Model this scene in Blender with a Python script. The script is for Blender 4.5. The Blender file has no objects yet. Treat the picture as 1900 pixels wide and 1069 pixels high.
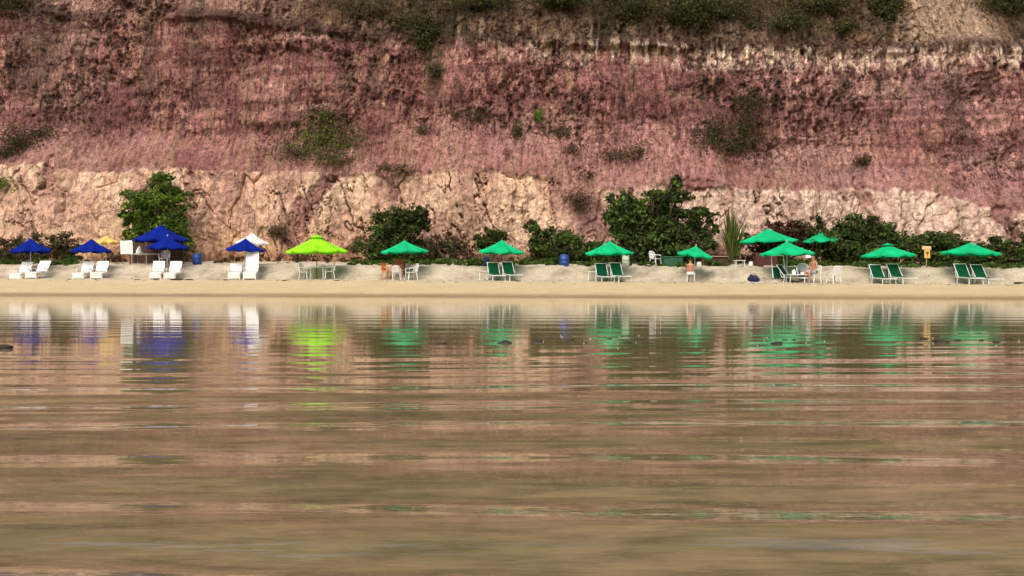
import bpy, math, random
import numpy as np

scene = bpy.context.scene
COL = scene.collection
R = math.radians

# ------------------------------------------------------------------ camera, sky, sun, exposure
F, HOR, CAMZ = 1700.0, 523.0, 0.6           # focal length in px of the 1900 px frame, horizon row, eye height
cam_d = bpy.data.cameras.new('camera')
cam_d.sensor_width = 36.0
cam_d.lens = F / 1900.0 * 36.0
cam_d.clip_start = 0.05
cam_d.clip_end = 3000.0
cam = bpy.data.objects.new('camera', cam_d)
COL.objects.link(cam)
cam.location = (0, 0, CAMZ)
cam.rotation_euler = (R(90) - math.atan((534.5 - HOR) / F), 0, 0)
scene.camera = cam

SUN_EL, SUN_AZ = 52.0, 200.0                 # azimuth clockwise from +Y: high, behind the camera and a little to the left
world = bpy.data.worlds.new('World')
scene.world = world
world.use_nodes = True
wn = world.node_tree
wn.nodes.clear()
sky = wn.nodes.new('ShaderNodeTexSky')
sky.sky_type = 'NISHITA'
sky.sun_disc = False
sky.sun_elevation = R(SUN_EL)
sky.sun_rotation = R(SUN_AZ)
sky.air_density = 1.0
sky.dust_density = 6.0
sky.ozone_density = 0.6
bg = wn.nodes.new('ShaderNodeBackground')
bg.inputs['Strength'].default_value = 0.135
wo = wn.nodes.new('ShaderNodeOutputWorld')
wn.links.new(sky.outputs[0], bg.inputs[0])
wn.links.new(bg.outputs[0], wo.inputs[0])

sun_d = bpy.data.lights.new('sun', 'SUN')
sun_d.energy = 1.15
sun_d.angle = R(60)
sun_d.color = (1.0, 0.93, 0.82)
sun = bpy.data.objects.new('sun', sun_d)
COL.objects.link(sun)
sun.rotation_euler = (R(90 - SUN_EL), 0, R(180 - SUN_AZ) )

scene.view_settings.view_transform = 'Standard'
scene.view_settings.look = 'None'
scene.view_settings.exposure = 0.48
scene.view_settings.gamma = 1.0
scene.view_settings.use_curve_mapping = False
scene.render.engine = 'CYCLES'
scene.cycles.use_denoising = True
scene.cycles.max_bounces = 5
scene.cycles.diffuse_bounces = 3
scene.cycles.glossy_bounces = 3
scene.cycles.caustics_reflective = False
scene.cycles.caustics_refractive = False

# ------------------------------------------------------------------ noise in numpy
def _h(ix, iy, seed):
    n = (ix.astype(np.int64) * 374761393 + iy.astype(np.int64) * 668265263 + seed * 1274126177) & 0xffffffff
    n = ((n ^ (n >> 13)) * 1274126177) & 0xffffffff
    n = (n ^ (n >> 16)) * 2246822519 & 0xffffffff
    n = n ^ (n >> 15)
    return (n & 0xffffff) / float(0x1000000)

def vnoise(x, y, seed=0):
    x = np.asarray(x, float); y = np.asarray(y, float)
    x, y = np.broadcast_arrays(x, y)
    ix = np.floor(x); iy = np.floor(y)
    fx = x - ix; fy = y - iy
    fx = fx * fx * fx * (fx * (fx * 6 - 15) + 10); fy = fy * fy * fy * (fy * (fy * 6 - 15) + 10)
    a = _h(ix, iy, seed); b = _h(ix + 1, iy, seed); c = _h(ix, iy + 1, seed); d = _h(ix + 1, iy + 1, seed)
    return (a + (b - a) * fx) * (1 - fy) + (c + (d - c) * fx) * fy

def fbm(x, y, octv=4, seed=0, gain=0.5):
    s = 0.0; a = 1.0; t = 0.0
    for o in range(octv):
        s = s + a * vnoise(np.asarray(x) * 2 ** o + 17.3 * o, np.asarray(y) * 2 ** o + 9.1 * o, seed + o)
        t += a; a *= gain
    return s / t

def ridged(x, y, octv=4, seed=0):
    s = 0.0; a = 1.0; t = 0.0
    for o in range(octv):
        s = s + a * (1 - np.abs(2 * vnoise(np.asarray(x) * 2 ** o + 5.7 * o, np.asarray(y) * 2 ** o, seed + o) - 1))
        t += a; a *= 0.5
    return s / t

def worley(x, y, seed=0):
    ix = np.floor(x); iy = np.floor(y)
    f1 = np.full(x.shape, 9.0); f2 = np.full(x.shape, 9.0); cid = np.zeros(x.shape); fac = np.zeros(x.shape)
    for dx in (-1, 0, 1):
        for dy in (-1, 0, 1):
            cx = ix + dx; cy = iy + dy
            px = cx + _h(cx, cy, seed); py = cy + _h(cx, cy, seed + 7)
            d = np.hypot(px - x, py - y)
            r = _h(cx, cy, seed + 13)
            nearer = d < f1
            f2 = np.where(nearer, f1, np.minimum(f2, d))
            cid = np.where(nearer, r, cid)
            fac = np.where(nearer, (x - px) * (2 * _h(cx, cy, seed + 19) - 1) + (y - py) * (2 * _h(cx, cy, seed + 23) - 1), fac)
            f1 = np.where(nearer, d, f1)
    return f1, f2, cid, fac

def sstep(a, b, x):
    t = np.clip((x - a) / (b - a), 0, 1)
    return t * t * (3 - 2 * t)

# ------------------------------------------------------------------ lines of the beach, in metres
def yc(x):                       # line on which the loungers stand
    return 46.0 - 0.16 * np.asarray(x, float)

_shx = [-60, -22.8, 0, 17.3, 60]
_shy = [48.0, 40.8, 36.6, 31.2, 20.0]
def yshore(x):
    return np.interp(x, _shx, _shy)

def zc(x):
    return np.interp(x, [-27, 0, 20], [0.80, 0.655, 0.50])

def zt(x):
    return np.interp(x, [-29, 0, 24], [1.57, 1.46, 1.27])

def sand(x, y, rough=True):
    x = np.asarray(x, float); y = np.asarray(y, float)
    s = y - yc(x); ss = yshore(x) + 1.6 * (fbm(x * 0.16, x * 0, 3, 3) - 0.5) - yc(x)
    below = 0.05 * (s - ss)
    t = np.clip((s - ss) / (0 - ss), 0, 1)
    beach = zc(x) * (0.85 * t + 0.15 * t * t)
    bank = zc(x) + (zt(x) - zc(x)) * sstep(0.7, 3.1, s + 0.7 * (vnoise(x * 0.35, y * 0.1, 5) - 0.5))
    back = 0.06 * np.clip(s - 3.0, 0, 30)
    z = np.where(s < ss, np.maximum(below, -0.5), np.where(s < 0, beach, bank + back))
    if rough:
        w = sstep(-0.6, 0.8, s)
        z = z + w * (0.17 * (fbm(x * 1.2, y * 1.3, 4, 21, .6) - 0.5) - 0.07 * sstep(.58, .72, fbm(x * 2.4, y * 2.0, 2, 23))) + (1 - w) * np.where(s > ss, 0.012 * (fbm(x * .8, y * 1.6, 3, 22) - .5), 0)
    return z

def px(xp, yp, Y):               # a pixel of the photograph at distance Y, in metres
    return np.array([(xp - 950.0) / F * Y, Y, CAMZ + (HOR - yp) / F * Y])

def atline(xp, off):             # X, Y under column xp on the line yc + off
    r = (xp - 950.0) / F
    Y = (46.0 + off) / (1 + 0.16 * r)
    return r * Y, Y

# ------------------------------------------------------------------ mesh helpers
class MB:
    def __init__(self):
        self.v = []; self.f = []
    def box(self, c, s, rx=0.0, rz=0.0, ry=0.0):
        b = len(self.v)
        cx, sx = math.cos(rx), math.sin(rx); cz, sz = math.cos(rz), math.sin(rz); cy, sy = math.cos(ry), math.sin(ry)
        for dx in (-.5, .5):
            for dy in (-.5, .5):
                for dz in (-.5, .5):
                    x, y, z = dx * s[0], dy * s[1], dz * s[2]
                    y, z = y * cx - z * sx, y * sx + z * cx
                    x, z = x * cy + z * sy, -x * sy + z * cy
                    x, y = x * cz - y * sz, x * sz + y * cz
                    self.v.append((c[0] + x, c[1] + y, c[2] + z))
        for q in ((0, 1, 3, 2), (4, 6, 7, 5), (0, 4, 5, 1), (2, 3, 7, 6), (0, 2, 6, 4), (1, 5, 7, 3)):
            self.f.append(tuple(b + i for i in q))
        return self
    def tube(self, pts, rad, n=8):
        pts = [np.array(p, float) for p in pts]
        if not hasattr(rad, '__len__'): rad = [rad] * len(pts)
        b = len(self.v)
        for i, p in enumerate(pts):
            d = pts[min(i + 1, len(pts) - 1)] - pts[max(i - 1, 0)]
            d = d / (np.linalg.norm(d) + 1e-9)
            u = np.cross(d, (0, 0, 1) if abs(d[2]) < 0.9 else (1, 0, 0)); u /= np.linalg.norm(u)
            w = np.cross(d, u)
            for k in range(n):
                a = 2 * math.pi * k / n
                self.v.append(tuple(p + rad[i] * (math.cos(a) * u + math.sin(a) * w)))
        for i in range(len(pts) - 1):
            for k in range(n):
                k2 = (k + 1) % n
                self.f.append((b + i * n + k, b + i * n + k2, b + (i + 1) * n + k2, b + (i + 1) * n + k))
        self.f.append(tuple(b + k for k in range(n))[::-1])
        self.f.append(tuple(b + (len(pts) - 1) * n + k for k in range(n)))
        return self
    def lathe(self, prof, n=16, c=(0, 0, 0)):
        b = len(self.v)
        for r, z in prof:
            for k in range(n):
                a = 2 * math.pi * k / n
                self.v.append((c[0] + r * math.cos(a), c[1] + r * math.sin(a), c[2] + z))
        m = len(prof)
        for i in range(m - 1):
            for k in range(n):
                k2 = (k + 1) % n
                self.f.append((b + i * n + k, b + i * n + k2, b + (i + 1) * n + k2, b + (i + 1) * n + k))
        self.f.append(tuple(b + k for k in range(n))[::-1])
        self.f.append(tuple(b + (m - 1) * n + k for k in range(n)))
        return self
    def poly(self, vs, fs):
        b = len(self.v)
        self.v += [tuple(p) for p in vs]
        self.f += [tuple(b + i for i in q) for q in fs]
        return self
    def build(self, name, m, parent=None, smooth=False, bevel=0.0):
        me = bpy.data.meshes.new(name)
        me.from_pydata(self.v, [], self.f)
        me.materials.append(M[m])
        if smooth:
            me.polygons.foreach_set('use_smooth', [True] * len(me.polygons))
        o = bpy.data.objects.new(name, me)
        COL.objects.link(o)
        if parent is not None: o.parent = parent
        if bevel:
            md = o.modifiers.new('bevel', 'BEVEL'); md.width = bevel; md.segments = 2; md.limit_method = 'ANGLE'
        return o

def tag(o, label=None, cat=None, group=None, kind=None):
    if label: o['label'] = label
    if cat: o['category'] = cat
    if group: o['group'] = group
    if kind: o['kind'] = kind
    return o

def empty(name, loc, rz=0.0, ry=0.0, rx=0.0):
    o = bpy.data.objects.new(name, None)
    COL.objects.link(o)
    o.empty_display_size = 0.2
    o.location = loc
    o.rotation_euler = (rx, ry, rz)
    return o

def copy_tree(o, parent=None):
    c = o.copy(); COL.objects.link(c)
    if parent is not None: c.parent = parent
    for ch in list(o.children): copy_tree(ch, c)
    return c

def fast_mesh(name, v, quads, m, parent=None, smooth=True):
    me = bpy.data.meshes.new(name)
    v = np.asarray(v, np.float32); quads = np.asarray(quads, np.int32)
    k = quads.shape[1]
    me.vertices.add(len(v)); me.vertices.foreach_set('co', v.ravel())
    me.loops.add(quads.size); me.loops.foreach_set('vertex_index', quads.ravel())
    me.polygons.add(len(quads))
    me.polygons.foreach_set('loop_start', np.arange(0, quads.size, k, dtype=np.int32))
    me.polygons.foreach_set('use_smooth', np.full(len(quads), smooth))
    me.update(calc_edges=True)
    me.materials.append(M[m])
    o = bpy.data.objects.new(name, me)
    COL.objects.link(o)
    if parent is not None: o.parent = parent
    return o

def grid_quads(nr, nc):
    i = np.arange((nr - 1) * nc).reshape(nr - 1, nc)[:, :-1].ravel()
    return np.stack([i, i + 1, i + nc + 1, i + nc], 1)

# ------------------------------------------------------------------ materials
M = {}
def nt(name):
    m = bpy.data.materials.new(name); m.use_nodes = True
    M[name] = m
    t = m.node_tree
    return m, t, t.nodes['Principled BSDF'], t.nodes['Material Output']

def N(t, typ, **kw):
    n = t.nodes.new(typ)
    for k, v in kw.items():
        if k.startswith('i_'): n.inputs[k[2:].replace('_', ' ')].default_value = v
        else: setattr(n, k, v)
    return n

def ramp(t, fac, stops):
    r = t.nodes.new('ShaderNodeValToRGB')
    el = r.color_ramp.elements
    while len(el) < len(stops): el.new(0.5)
    for e, (p, c) in zip(el, stops):
        e.position = p; e.color = (*c, 1)
    t.links.new(fac, r.inputs[0])
    return r.outputs[0]

def mul(t, a, b):
    n = N(t, 'ShaderNodeMix', data_type='RGBA', blend_type='MULTIPLY')
    n.inputs[0].default_value = 1.0
    t.links.new(a, n.inputs[6]); t.links.new(b, n.inputs[7])
    return n.outputs[2]

def simple(name, col, rough=0.6, var=0.12, scale=9.0, bump=0.0, metallic=0.0, transl=0.0):
    m, t, p, out = nt(name)
    tc = N(t, 'ShaderNodeTexCoord')
    no = N(t, 'ShaderNodeTexNoise'); no.inputs['Scale'].default_value = scale; no.inputs['Detail'].default_value = 5
    t.links.new(tc.outputs['Object'], no.inputs['Vector'])
    lo = tuple(c * (1 - var * 1.6) for c in col); hi = tuple(min(1, c * (1 + var)) for c in col)
    c = ramp(t, no.outputs[0], [(0.25, lo), (0.75, hi)])
    t.links.new(c, p.inputs['Base Color'])
    p.inputs['Roughness'].default_value = rough
    p.inputs['Metallic'].default_value = metallic
    if bump:
        b = N(t, 'ShaderNodeBump'); b.inputs['Strength'].default_value = bump; b.inputs['Distance'].default_value = 0.02
        t.links.new(no.outputs[0], b.inputs['Height']); t.links.new(b.outputs[0], p.inputs['Normal'])
    if transl:
        p.inputs['Specular IOR Level'].default_value = 0.1
        tr = N(t, 'ShaderNodeBsdfTranslucent'); t.links.new(c, tr.inputs[0])
        mx = N(t, 'ShaderNodeMixShader'); mx.inputs[0].default_value = transl
        t.links.new(p.outputs[0], mx.inputs[1]); t.links.new(tr.outputs[0], mx.inputs[2])
        t.links.new(mx.outputs[0], out.inputs[0])
    return m

simple('canvas_blue', (0.0022, 0.016, 0.23), 0.9, 0.2, 1.7, transl=0.12)
simple('canvas_green', (0.008, 0.50, 0.20), 0.9, 0.2, 1.7, transl=0.2)
simple('canvas_lime', (0.30, 0.80, 0.02), 0.9, 0.2, 1.7, transl=0.2)
simple('canvas_white', (0.80, 0.79, 0.74), 0.75, 0.06, 3, transl=0.2)
simple('canvas_yellow', (0.80, 0.58, 0.16), 0.75, 0.1, 3, transl=0.2)
simple('white_plastic', (0.80, 0.79, 0.76), 0.4, 0.06, 4)
simple('white_paint', (0.74, 0.76, 0.72), 0.5, 0.08, 6)
simple('sling_green', (0.003, 0.06, 0.024), 0.95, 0.15, 8); M['sling_green'].node_tree.nodes['Principled BSDF'].inputs['Specular IOR Level'].default_value = 0.08
simple('pole_wood', (0.16, 0.075, 0.035), 0.7, 0.3, 14, 0.3)
simple('pole_metal', (0.55, 0.54, 0.50), 0.4, 0.1, 8)
simple('dark_wood', (0.085, 0.035, 0.022), 0.75, 0.4, 11, 0.4)
simple('pale_wood', (0.42, 0.29, 0.17), 0.75, 0.25, 11, 0.3)
simple('red_paint', (0.075, 0.012, 0.010), 0.6, 0.25, 6)
simple('orange_plastic', (0.62, 0.20, 0.05), 0.45, 0.1, 5)
simple('red_plastic', (0.50, 0.07, 0.03), 0.45, 0.1, 5)
simple('blue_plastic', (0.012, 0.055, 0.25), 0.4, 0.2, 5)
simple('navy_cloth', (0.012, 0.012, 0.075), 0.85, 0.3, 7)
simple('dark_green_paint', (0.01, 0.085, 0.04), 0.55, 0.2, 5)
simple('pale_green_plastic', (0.52, 0.62, 0.46), 0.5, 0.12, 5)
simple('yellow_paint', (0.72, 0.42, 0.10), 0.6, 0.12, 8)
simple('tan_paint', (0.72, 0.47, 0.24), 0.6, 0.12, 8)
simple('brown_paint', (0.14, 0.055, 0.02), 0.6, 0.2, 8)
simple('skin', (0.44, 0.20, 0.12), 0.55, 0.12, 9)
simple('hair', (0.02, 0.014, 0.01), 0.7, 0.3, 30)
simple('grey_cloth', (0.33, 0.36, 0.37), 0.85, 0.15, 9)
simple('dark_cloth', (0.03, 0.03, 0.04), 0.85, 0.2, 9)
simple('towel_white', (0.74, 0.74, 0.74), 0.9, 0.1, 12)
simple('bark', (0.13, 0.09, 0.062), 0.85, 0.4, 12, 0.6)
simple('stone_dark', (0.022, 0.016, 0.010), 0.85, 0.5, 7, 0.6)
simple('seaweed', (0.035, 0.022, 0.012), 0.8, 0.4, 9, 0.5)
simple('foam', (0.50, 0.45, 0.34), 0.7, 0.1, 20)

def leaf_mat(name, lo, mid, hi, transl=0.3):
    m, t, p, out = nt(name)
    at = N(t, 'ShaderNodeAttribute', attribute_name='tone')
    c = ramp(t, at.outputs['Fac'], [(0.0, lo), (0.55, mid), (1.0, hi)])
    t.links.new(c, p.inputs['Base Color'])
    p.inputs['Roughness'].default_value = 0.6
    p.inputs['Specular IOR Level'].default_value = 0.25
    tr = N(t, 'ShaderNodeBsdfTranslucent'); t.links.new(c, tr.inputs[0])
    mx = N(t, 'ShaderNodeMixShader'); mx.inputs[0].default_value = transl
    t.links.new(p.outputs[0], mx.inputs[1]); t.links.new(tr.outputs[0], mx.inputs[2])
    t.links.new(mx.outputs[0], out.inputs[0])
leaf_mat('leaf_bright', (0.035, 0.06, 0.006), (0.10, 0.18, 0.012), (0.22, 0.33, 0.025))
leaf_mat('leaf_green', (0.016, 0.036, 0.006), (0.05, 0.10, 0.013), (0.15, 0.24, 0.03))
leaf_mat('leaf_dark', (0.015, 0.02, 0.005), (0.042, 0.055, 0.012), (0.12, 0.14, 0.03))
leaf_mat('leaf_dry', (0.035, 0.02, 0.01), (0.085, 0.05, 0.025), (0.17, 0.11, 0.055))
leaf_mat('leaf_olive', (0.035, 0.03, 0.01), (0.075, 0.068, 0.02), (0.14, 0.13, 0.03))
leaf_mat('leaf_russet', (0.03, 0.010, 0.006), (0.07, 0.02, 0.012), (0.13, 0.04, 0.02))

# cliff rock: large colours of the strata come with the mesh, grain and small relief are nodes
m, t, p, out = nt('cliff_rock')
at = N(t, 'ShaderNodeAttribute', attribute_name='strata')
tc = N(t, 'ShaderNodeTexCoord')
mp = N(t, 'ShaderNodeMapping'); mp.inputs['Scale'].default_value = (1, 1, 0.42)
t.links.new(tc.outputs['Object'], mp.inputs['Vector'])
n1 = N(t, 'ShaderNodeTexNoise'); n1.inputs['Scale'].default_value = 3.2; n1.inputs['Detail'].default_value = 5; n1.inputs['Roughness'].default_value = 0.72
t.links.new(mp.outputs[0], n1.inputs['Vector'])
n2 = N(t, 'ShaderNodeTexNoise'); n2.inputs['Scale'].default_value = 8.0; n2.inputs['Detail'].default_value = 3; n2.inputs['Roughness'].default_value = 0.7
t.links.new(tc.outputs['Object'], n2.inputs['Vector'])
c1 = ramp(t, n1.outputs[0], [(0.30, (0.50, 0.44, 0.44)), (0.48, (1.0, 1.0, 1.0)), (0.70, (1.28, 1.26, 1.22))])
c2 = ramp(t, n2.outputs[0], [(0.36, (0.42, 0.36, 0.35)), (0.47, (1.0, 1.0, 1.0)), (0.56, (1.05, 1.05, 1.05)), (0.64, (1.4, 1.38, 1.34))])
mps = N(t, 'ShaderNodeMapping'); mps.inputs['Scale'].default_value = (5.0, 0.6, 0.8)
t.links.new(tc.outputs['Object'], mps.inputs['Vector'])
nst = N(t, 'ShaderNodeTexNoise'); nst.inputs['Scale'].default_value = 1.0; nst.inputs['Detail'].default_value = 4; nst.inputs['Roughness'].default_value = 0.65
t.links.new(mps.outputs[0], nst.inputs['Vector'])
cst = ramp(t, nst.outputs[0], [(0.36, (0.40, 0.34, 0.33)), (0.45, (1.0, 1.0, 1.0)), (0.60, (1.03, 1.03, 1.03)), (0.66, (1.75, 1.85, 1.75))])
mp3 = N(t, 'ShaderNodeMapping'); mp3.inputs['Scale'].default_value = (1.0, 1.0, 0.55)
t.links.new(tc.outputs['Object'], mp3.inputs['Vector'])
n3 = N(t, 'ShaderNodeTexNoise'); n3.inputs['Scale'].default_value = 3.6; n3.inputs['Detail'].default_value = 5; n3.inputs['Roughness'].default_value = 0.8; n3.inputs['Distortion'].default_value = 0.4
t.links.new(mp3.outputs[0], n3.inputs['Vector'])
c3 = ramp(t, n3.outputs[0], [(0.40, (0.24, 0.17, 0.17)), (0.455, (0.92, 0.90, 0.90)), (0.55, (1.02, 1.02, 1.02)), (0.60, (1.4, 1.36, 1.3))])  # dark specks: stain plus the shade of small pits put into the colour
am = N(t, 'ShaderNodeAttribute', attribute_name='mottle')
mm = N(t, 'ShaderNodeMix', data_type='RGBA', blend_type='MULTIPLY')
t.links.new(am.outputs['Fac'], mm.inputs[0]); t.links.new(mul(t, at.outputs['Color'], c1), mm.inputs[6]); t.links.new(mul(t, mul(t, c3, cst), c2), mm.inputs[7])
mp4 = N(t, 'ShaderNodeMapping'); mp4.inputs['Scale'].default_value = (0.75, 0.3, 0.36)
n4 = N(t, 'ShaderNodeTexNoise'); n4.inputs['Scale'].default_value = 1.1; n4.inputs['Detail'].default_value = 5
t.links.new(tc.outputs['Object'], n4.inputs['Vector'])
vm = N(t, 'ShaderNodeVectorMath', operation='MULTIPLY_ADD'); vm.inputs[1].default_value = (1.6, 0.6, 1.6)
t.links.new(n4.outputs['Color'], vm.inputs[0]); t.links.new(tc.outputs['Object'], vm.inputs[2])
t.links.new(vm.outputs[0], mp4.inputs['Vector'])
vo = N(t, 'ShaderNodeTexVoronoi', feature='DISTANCE_TO_EDGE'); vo.inputs['Scale'].default_value = 1.0
t.links.new(mp4.outputs[0], vo.inputs['Vector'])
vo2 = N(t, 'ShaderNodeTexVoronoi', feature='DISTANCE_TO_EDGE'); vo2.inputs['Scale'].default_value = 2.7
t.links.new(mp4.outputs[0], vo2.inputs['Vector'])
n5 = N(t, 'ShaderNodeTexNoise'); n5.inputs['Scale'].default_value = 0.55; n5.inputs['Detail'].default_value = 3
t.links.new(tc.outputs['Object'], n5.inputs['Vector'])
def fis(v, w, lo, hi):
    a_ = N(t, 'ShaderNodeMapRange'); a_.inputs['From Min'].default_value = 0.0; a_.inputs['From Max'].default_value = w; a_.inputs['To Min'].default_value = 1.0; a_.inputs['To Max'].default_value = 0.0
    t.links.new(v, a_.inputs['Value'])
    b_ = N(t, 'ShaderNodeMapRange'); b_.inputs['From Min'].default_value = lo; b_.inputs['From Max'].default_value = hi
    t.links.new(n5.outputs[0], b_.inputs['Value'])
    m_ = N(t, 'ShaderNodeMath', operation='MULTIPLY'); t.links.new(a_.outputs[0], m_.inputs[0]); t.links.new(b_.outputs[0], m_.inputs[1])
    return m_.outputs[0]
fs1 = fis(vo.outputs['Distance'], .035, .45, .58); fs2 = fis(vo2.outputs['Distance'], .04, .50, .38)
fm = N(t, 'ShaderNodeMath', operation='MAXIMUM'); t.links.new(fs1, fm.inputs[0]); t.links.new(fs2, fm.inputs[1])
jn = N(t, 'ShaderNodeAttribute', attribute_name='joints')
fj = N(t, 'ShaderNodeMath', operation='MULTIPLY', use_clamp=True); t.links.new(fm.outputs[0], fj.inputs[0]); t.links.new(jn.outputs['Fac'], fj.inputs[1])
mf = N(t, 'ShaderNodeMix', data_type='RGBA'); t.links.new(fj.outputs[0], mf.inputs[0]); t.links.new(mm.outputs[2], mf.inputs[6]); mf.inputs[7].default_value = (.13, .065, .05, 1)
t.links.new(mf.outputs[2], p.inputs['Base Color'])
p.inputs['Roughness'].default_value = 0.9
p.inputs['Specular IOR Level'].default_value = 0.15
b = N(t, 'ShaderNodeBump'); b.inputs['Strength'].default_value = 1.0; b.inputs['Distance'].default_value = 0.22
t.links.new(n3.outputs[0], b.inputs['Height']); t.links.new(b.outputs[0], p.inputs['Normal'])

# sand
m, t, p, out = nt('sand')
ge = N(t, 'ShaderNodeNewGeometry')
at = N(t, 'ShaderNodeAttribute', attribute_name='wet')
n1 = N(t, 'ShaderNodeTexNoise'); n1.inputs['Scale'].default_value = 0.9; n1.inputs['Detail'].default_value = 8; n1.inputs['Roughness'].default_value = 0.65
n2 = N(t, 'ShaderNodeTexNoise'); n2.inputs['Scale'].default_value = 14; n2.inputs['Detail'].default_value = 5
t.links.new(ge.outputs['Position'], n1.inputs['Vector']); t.links.new(ge.outputs['Position'], n2.inputs['Vector'])
at2 = N(t, 'ShaderNodeAttribute', attribute_name='bank')
mx0 = N(t, 'ShaderNodeMix', data_type='RGBA'); t.links.new(at2.outputs['Fac'], mx0.inputs[0])
t.links.new(ramp(t, n1.outputs[0], [(0.3, (0.50, 0.39, 0.215)), (0.7, (0.59, 0.475, 0.28))]), mx0.inputs[6])
t.links.new(ramp(t, n1.outputs[0], [(0.30, (0.27, 0.23, 0.165)), (0.5, (0.45, 0.39, 0.285)), (0.70, (0.58, 0.505, 0.375))]), mx0.inputs[7])
mx1 = N(t, 'ShaderNodeMix', data_type='RGBA'); t.links.new(at.outputs['Fac'], mx1.inputs[0])
t.links.new(mx0.outputs[2], mx1.inputs[6]); mx1.inputs[7].default_value = (0.33, 0.235, 0.125, 1)
c2 = ramp(t, n2.outputs[0], [(0.3, (0.8, 0.8, 0.8)), (0.6, (1.05, 1.05, 1.05))])
t.links.new(mul(t, mx1.outputs[2], c2), p.inputs['Base Color'])
rr = N(t, 'ShaderNodeMapRange'); rr.inputs['To Min'].default_value = 0.95; rr.inputs['To Max'].default_value = 0.3
t.links.new(at.outputs['Fac'], rr.inputs['Value']); t.links.new(rr.outputs[0], p.inputs['Roughness'])
p.inputs['Specular IOR Level'].default_value = 0.25
b = N(t, 'ShaderNodeBump'); b.inputs['Strength'].default_value = 0.9; b.inputs['Distance'].default_value = 0.07
t.links.new(n2.outputs[0], b.inputs['Height']); t.links.new(b.outputs[0], p.inputs['Normal'])

# silty shallow water
m, t, p, out = nt('silty_water')
ge = N(t, 'ShaderNodeNewGeometry')
mp = N(t, 'ShaderNodeMapping'); mp.inputs['Scale'].default_value = (0.5, 3.2, 1.0); mp.inputs['Rotation'].default_value = (0, 0, R(3))
t.links.new(ge.outputs['Position'], mp.inputs['Vector'])
n1 = N(t, 'ShaderNodeTexNoise'); n1.inputs['Scale'].default_value = 2.2; n1.inputs['Detail'].default_value = 4; n1.inputs['Roughness'].default_value = 0.6
t.links.new(mp.outputs[0], n1.inputs['Vector'])
b = N(t, 'ShaderNodeBump'); b.inputs['Distance'].default_value = 0.0026
ra = N(t, 'ShaderNodeAttribute', attribute_name='ripple'); t.links.new(ra.outputs['Fac'], b.inputs['Strength'])
t.links.new(n1.outputs[0], b.inputs['Height']); t.links.new(b.outputs[0], p.inputs['Normal'])
mp2 = N(t, 'ShaderNodeMapping'); mp2.inputs['Scale'].default_value = (0.5, 1.6, 1.0)
t.links.new(ge.outputs['Position'], mp2.inputs['Vector'])
n2 = N(t, 'ShaderNodeTexNoise'); n2.inputs['Scale'].default_value = 1.3; n2.inputs['Detail'].default_value = 6; n2.inputs['Roughness'].default_value = 0.6
t.links.new(mp2.outputs[0], n2.inputs['Vector'])
cw = ramp(t, n2.outputs[0], [(0.3, (0.112, 0.096, 0.047)), (0.5, (0.172, 0.130, 0.066)), (0.7, (0.240, 0.166, 0.093))])
mp5 = N(t, 'ShaderNodeMapping'); mp5.inputs['Scale'].default_value = (2.2, 9.0, 1.0); mp5.inputs['Rotation'].default_value = (0, 0, R(-6))
t.links.new(ge.outputs['Position'], mp5.inputs['Vector'])
n6 = N(t, 'ShaderNodeTexNoise'); n6.inputs['Scale'].default_value = 1.5; n6.inputs['Detail'].default_value = 5; n6.inputs['Roughness'].default_value = 0.65
t.links.new(mp5.outputs[0], n6.inputs['Vector'])
t.links.new(mul(t, cw, ramp(t, n6.outputs[0], [(0.33, (0.62, 0.65, 0.62)), (0.5, (1, 1, 1)), (0.66, (1.3, 1.27, 1.22))])), p.inputs['Base Color'])
p.inputs['Roughness'].default_value = 0.04
p.inputs['IOR'].default_value = 1.55

# ------------------------------------------------------------------ the setting: sand, water, cliff
ys = np.concatenate([np.linspace(22, 44, 120), np.linspace(44.08, 56, 190), np.linspace(56.3, 75, 30)])
xs = np.concatenate([np.linspace(-70, -34.5, 30), np.linspace(-34, 32, 620), np.linspace(32.5, 70, 30)])
X, Y = np.meshgrid(xs, ys)
Z = sand(X, Y)
beach = fast_mesh('beach_sand', np.stack([X, Y, Z], -1).reshape(-1, 3), grid_quads(len(ys), len(xs)), 'sand')
tag(beach, 'pale beige sand beach rising to a low bank', kind='structure')
a = beach.data.attributes.new('wet', 'FLOAT', 'POINT')
a.data.foreach_set('value', sstep(0.16, 0.02, (Z + 0.06 * (fbm(X * .4, Y * 1.2, 3, 8) - .5)).ravel()).astype(np.float32))
a = beach.data.attributes.new('bank', 'FLOAT', 'POINT')
a.data.foreach_set('value', sstep(-1.8, 0.9, (Y - yc(X) + 2.6 * (fbm(X * .5, Y * .9, 3, 9) - .5)).ravel()).astype(np.float32))

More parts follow.
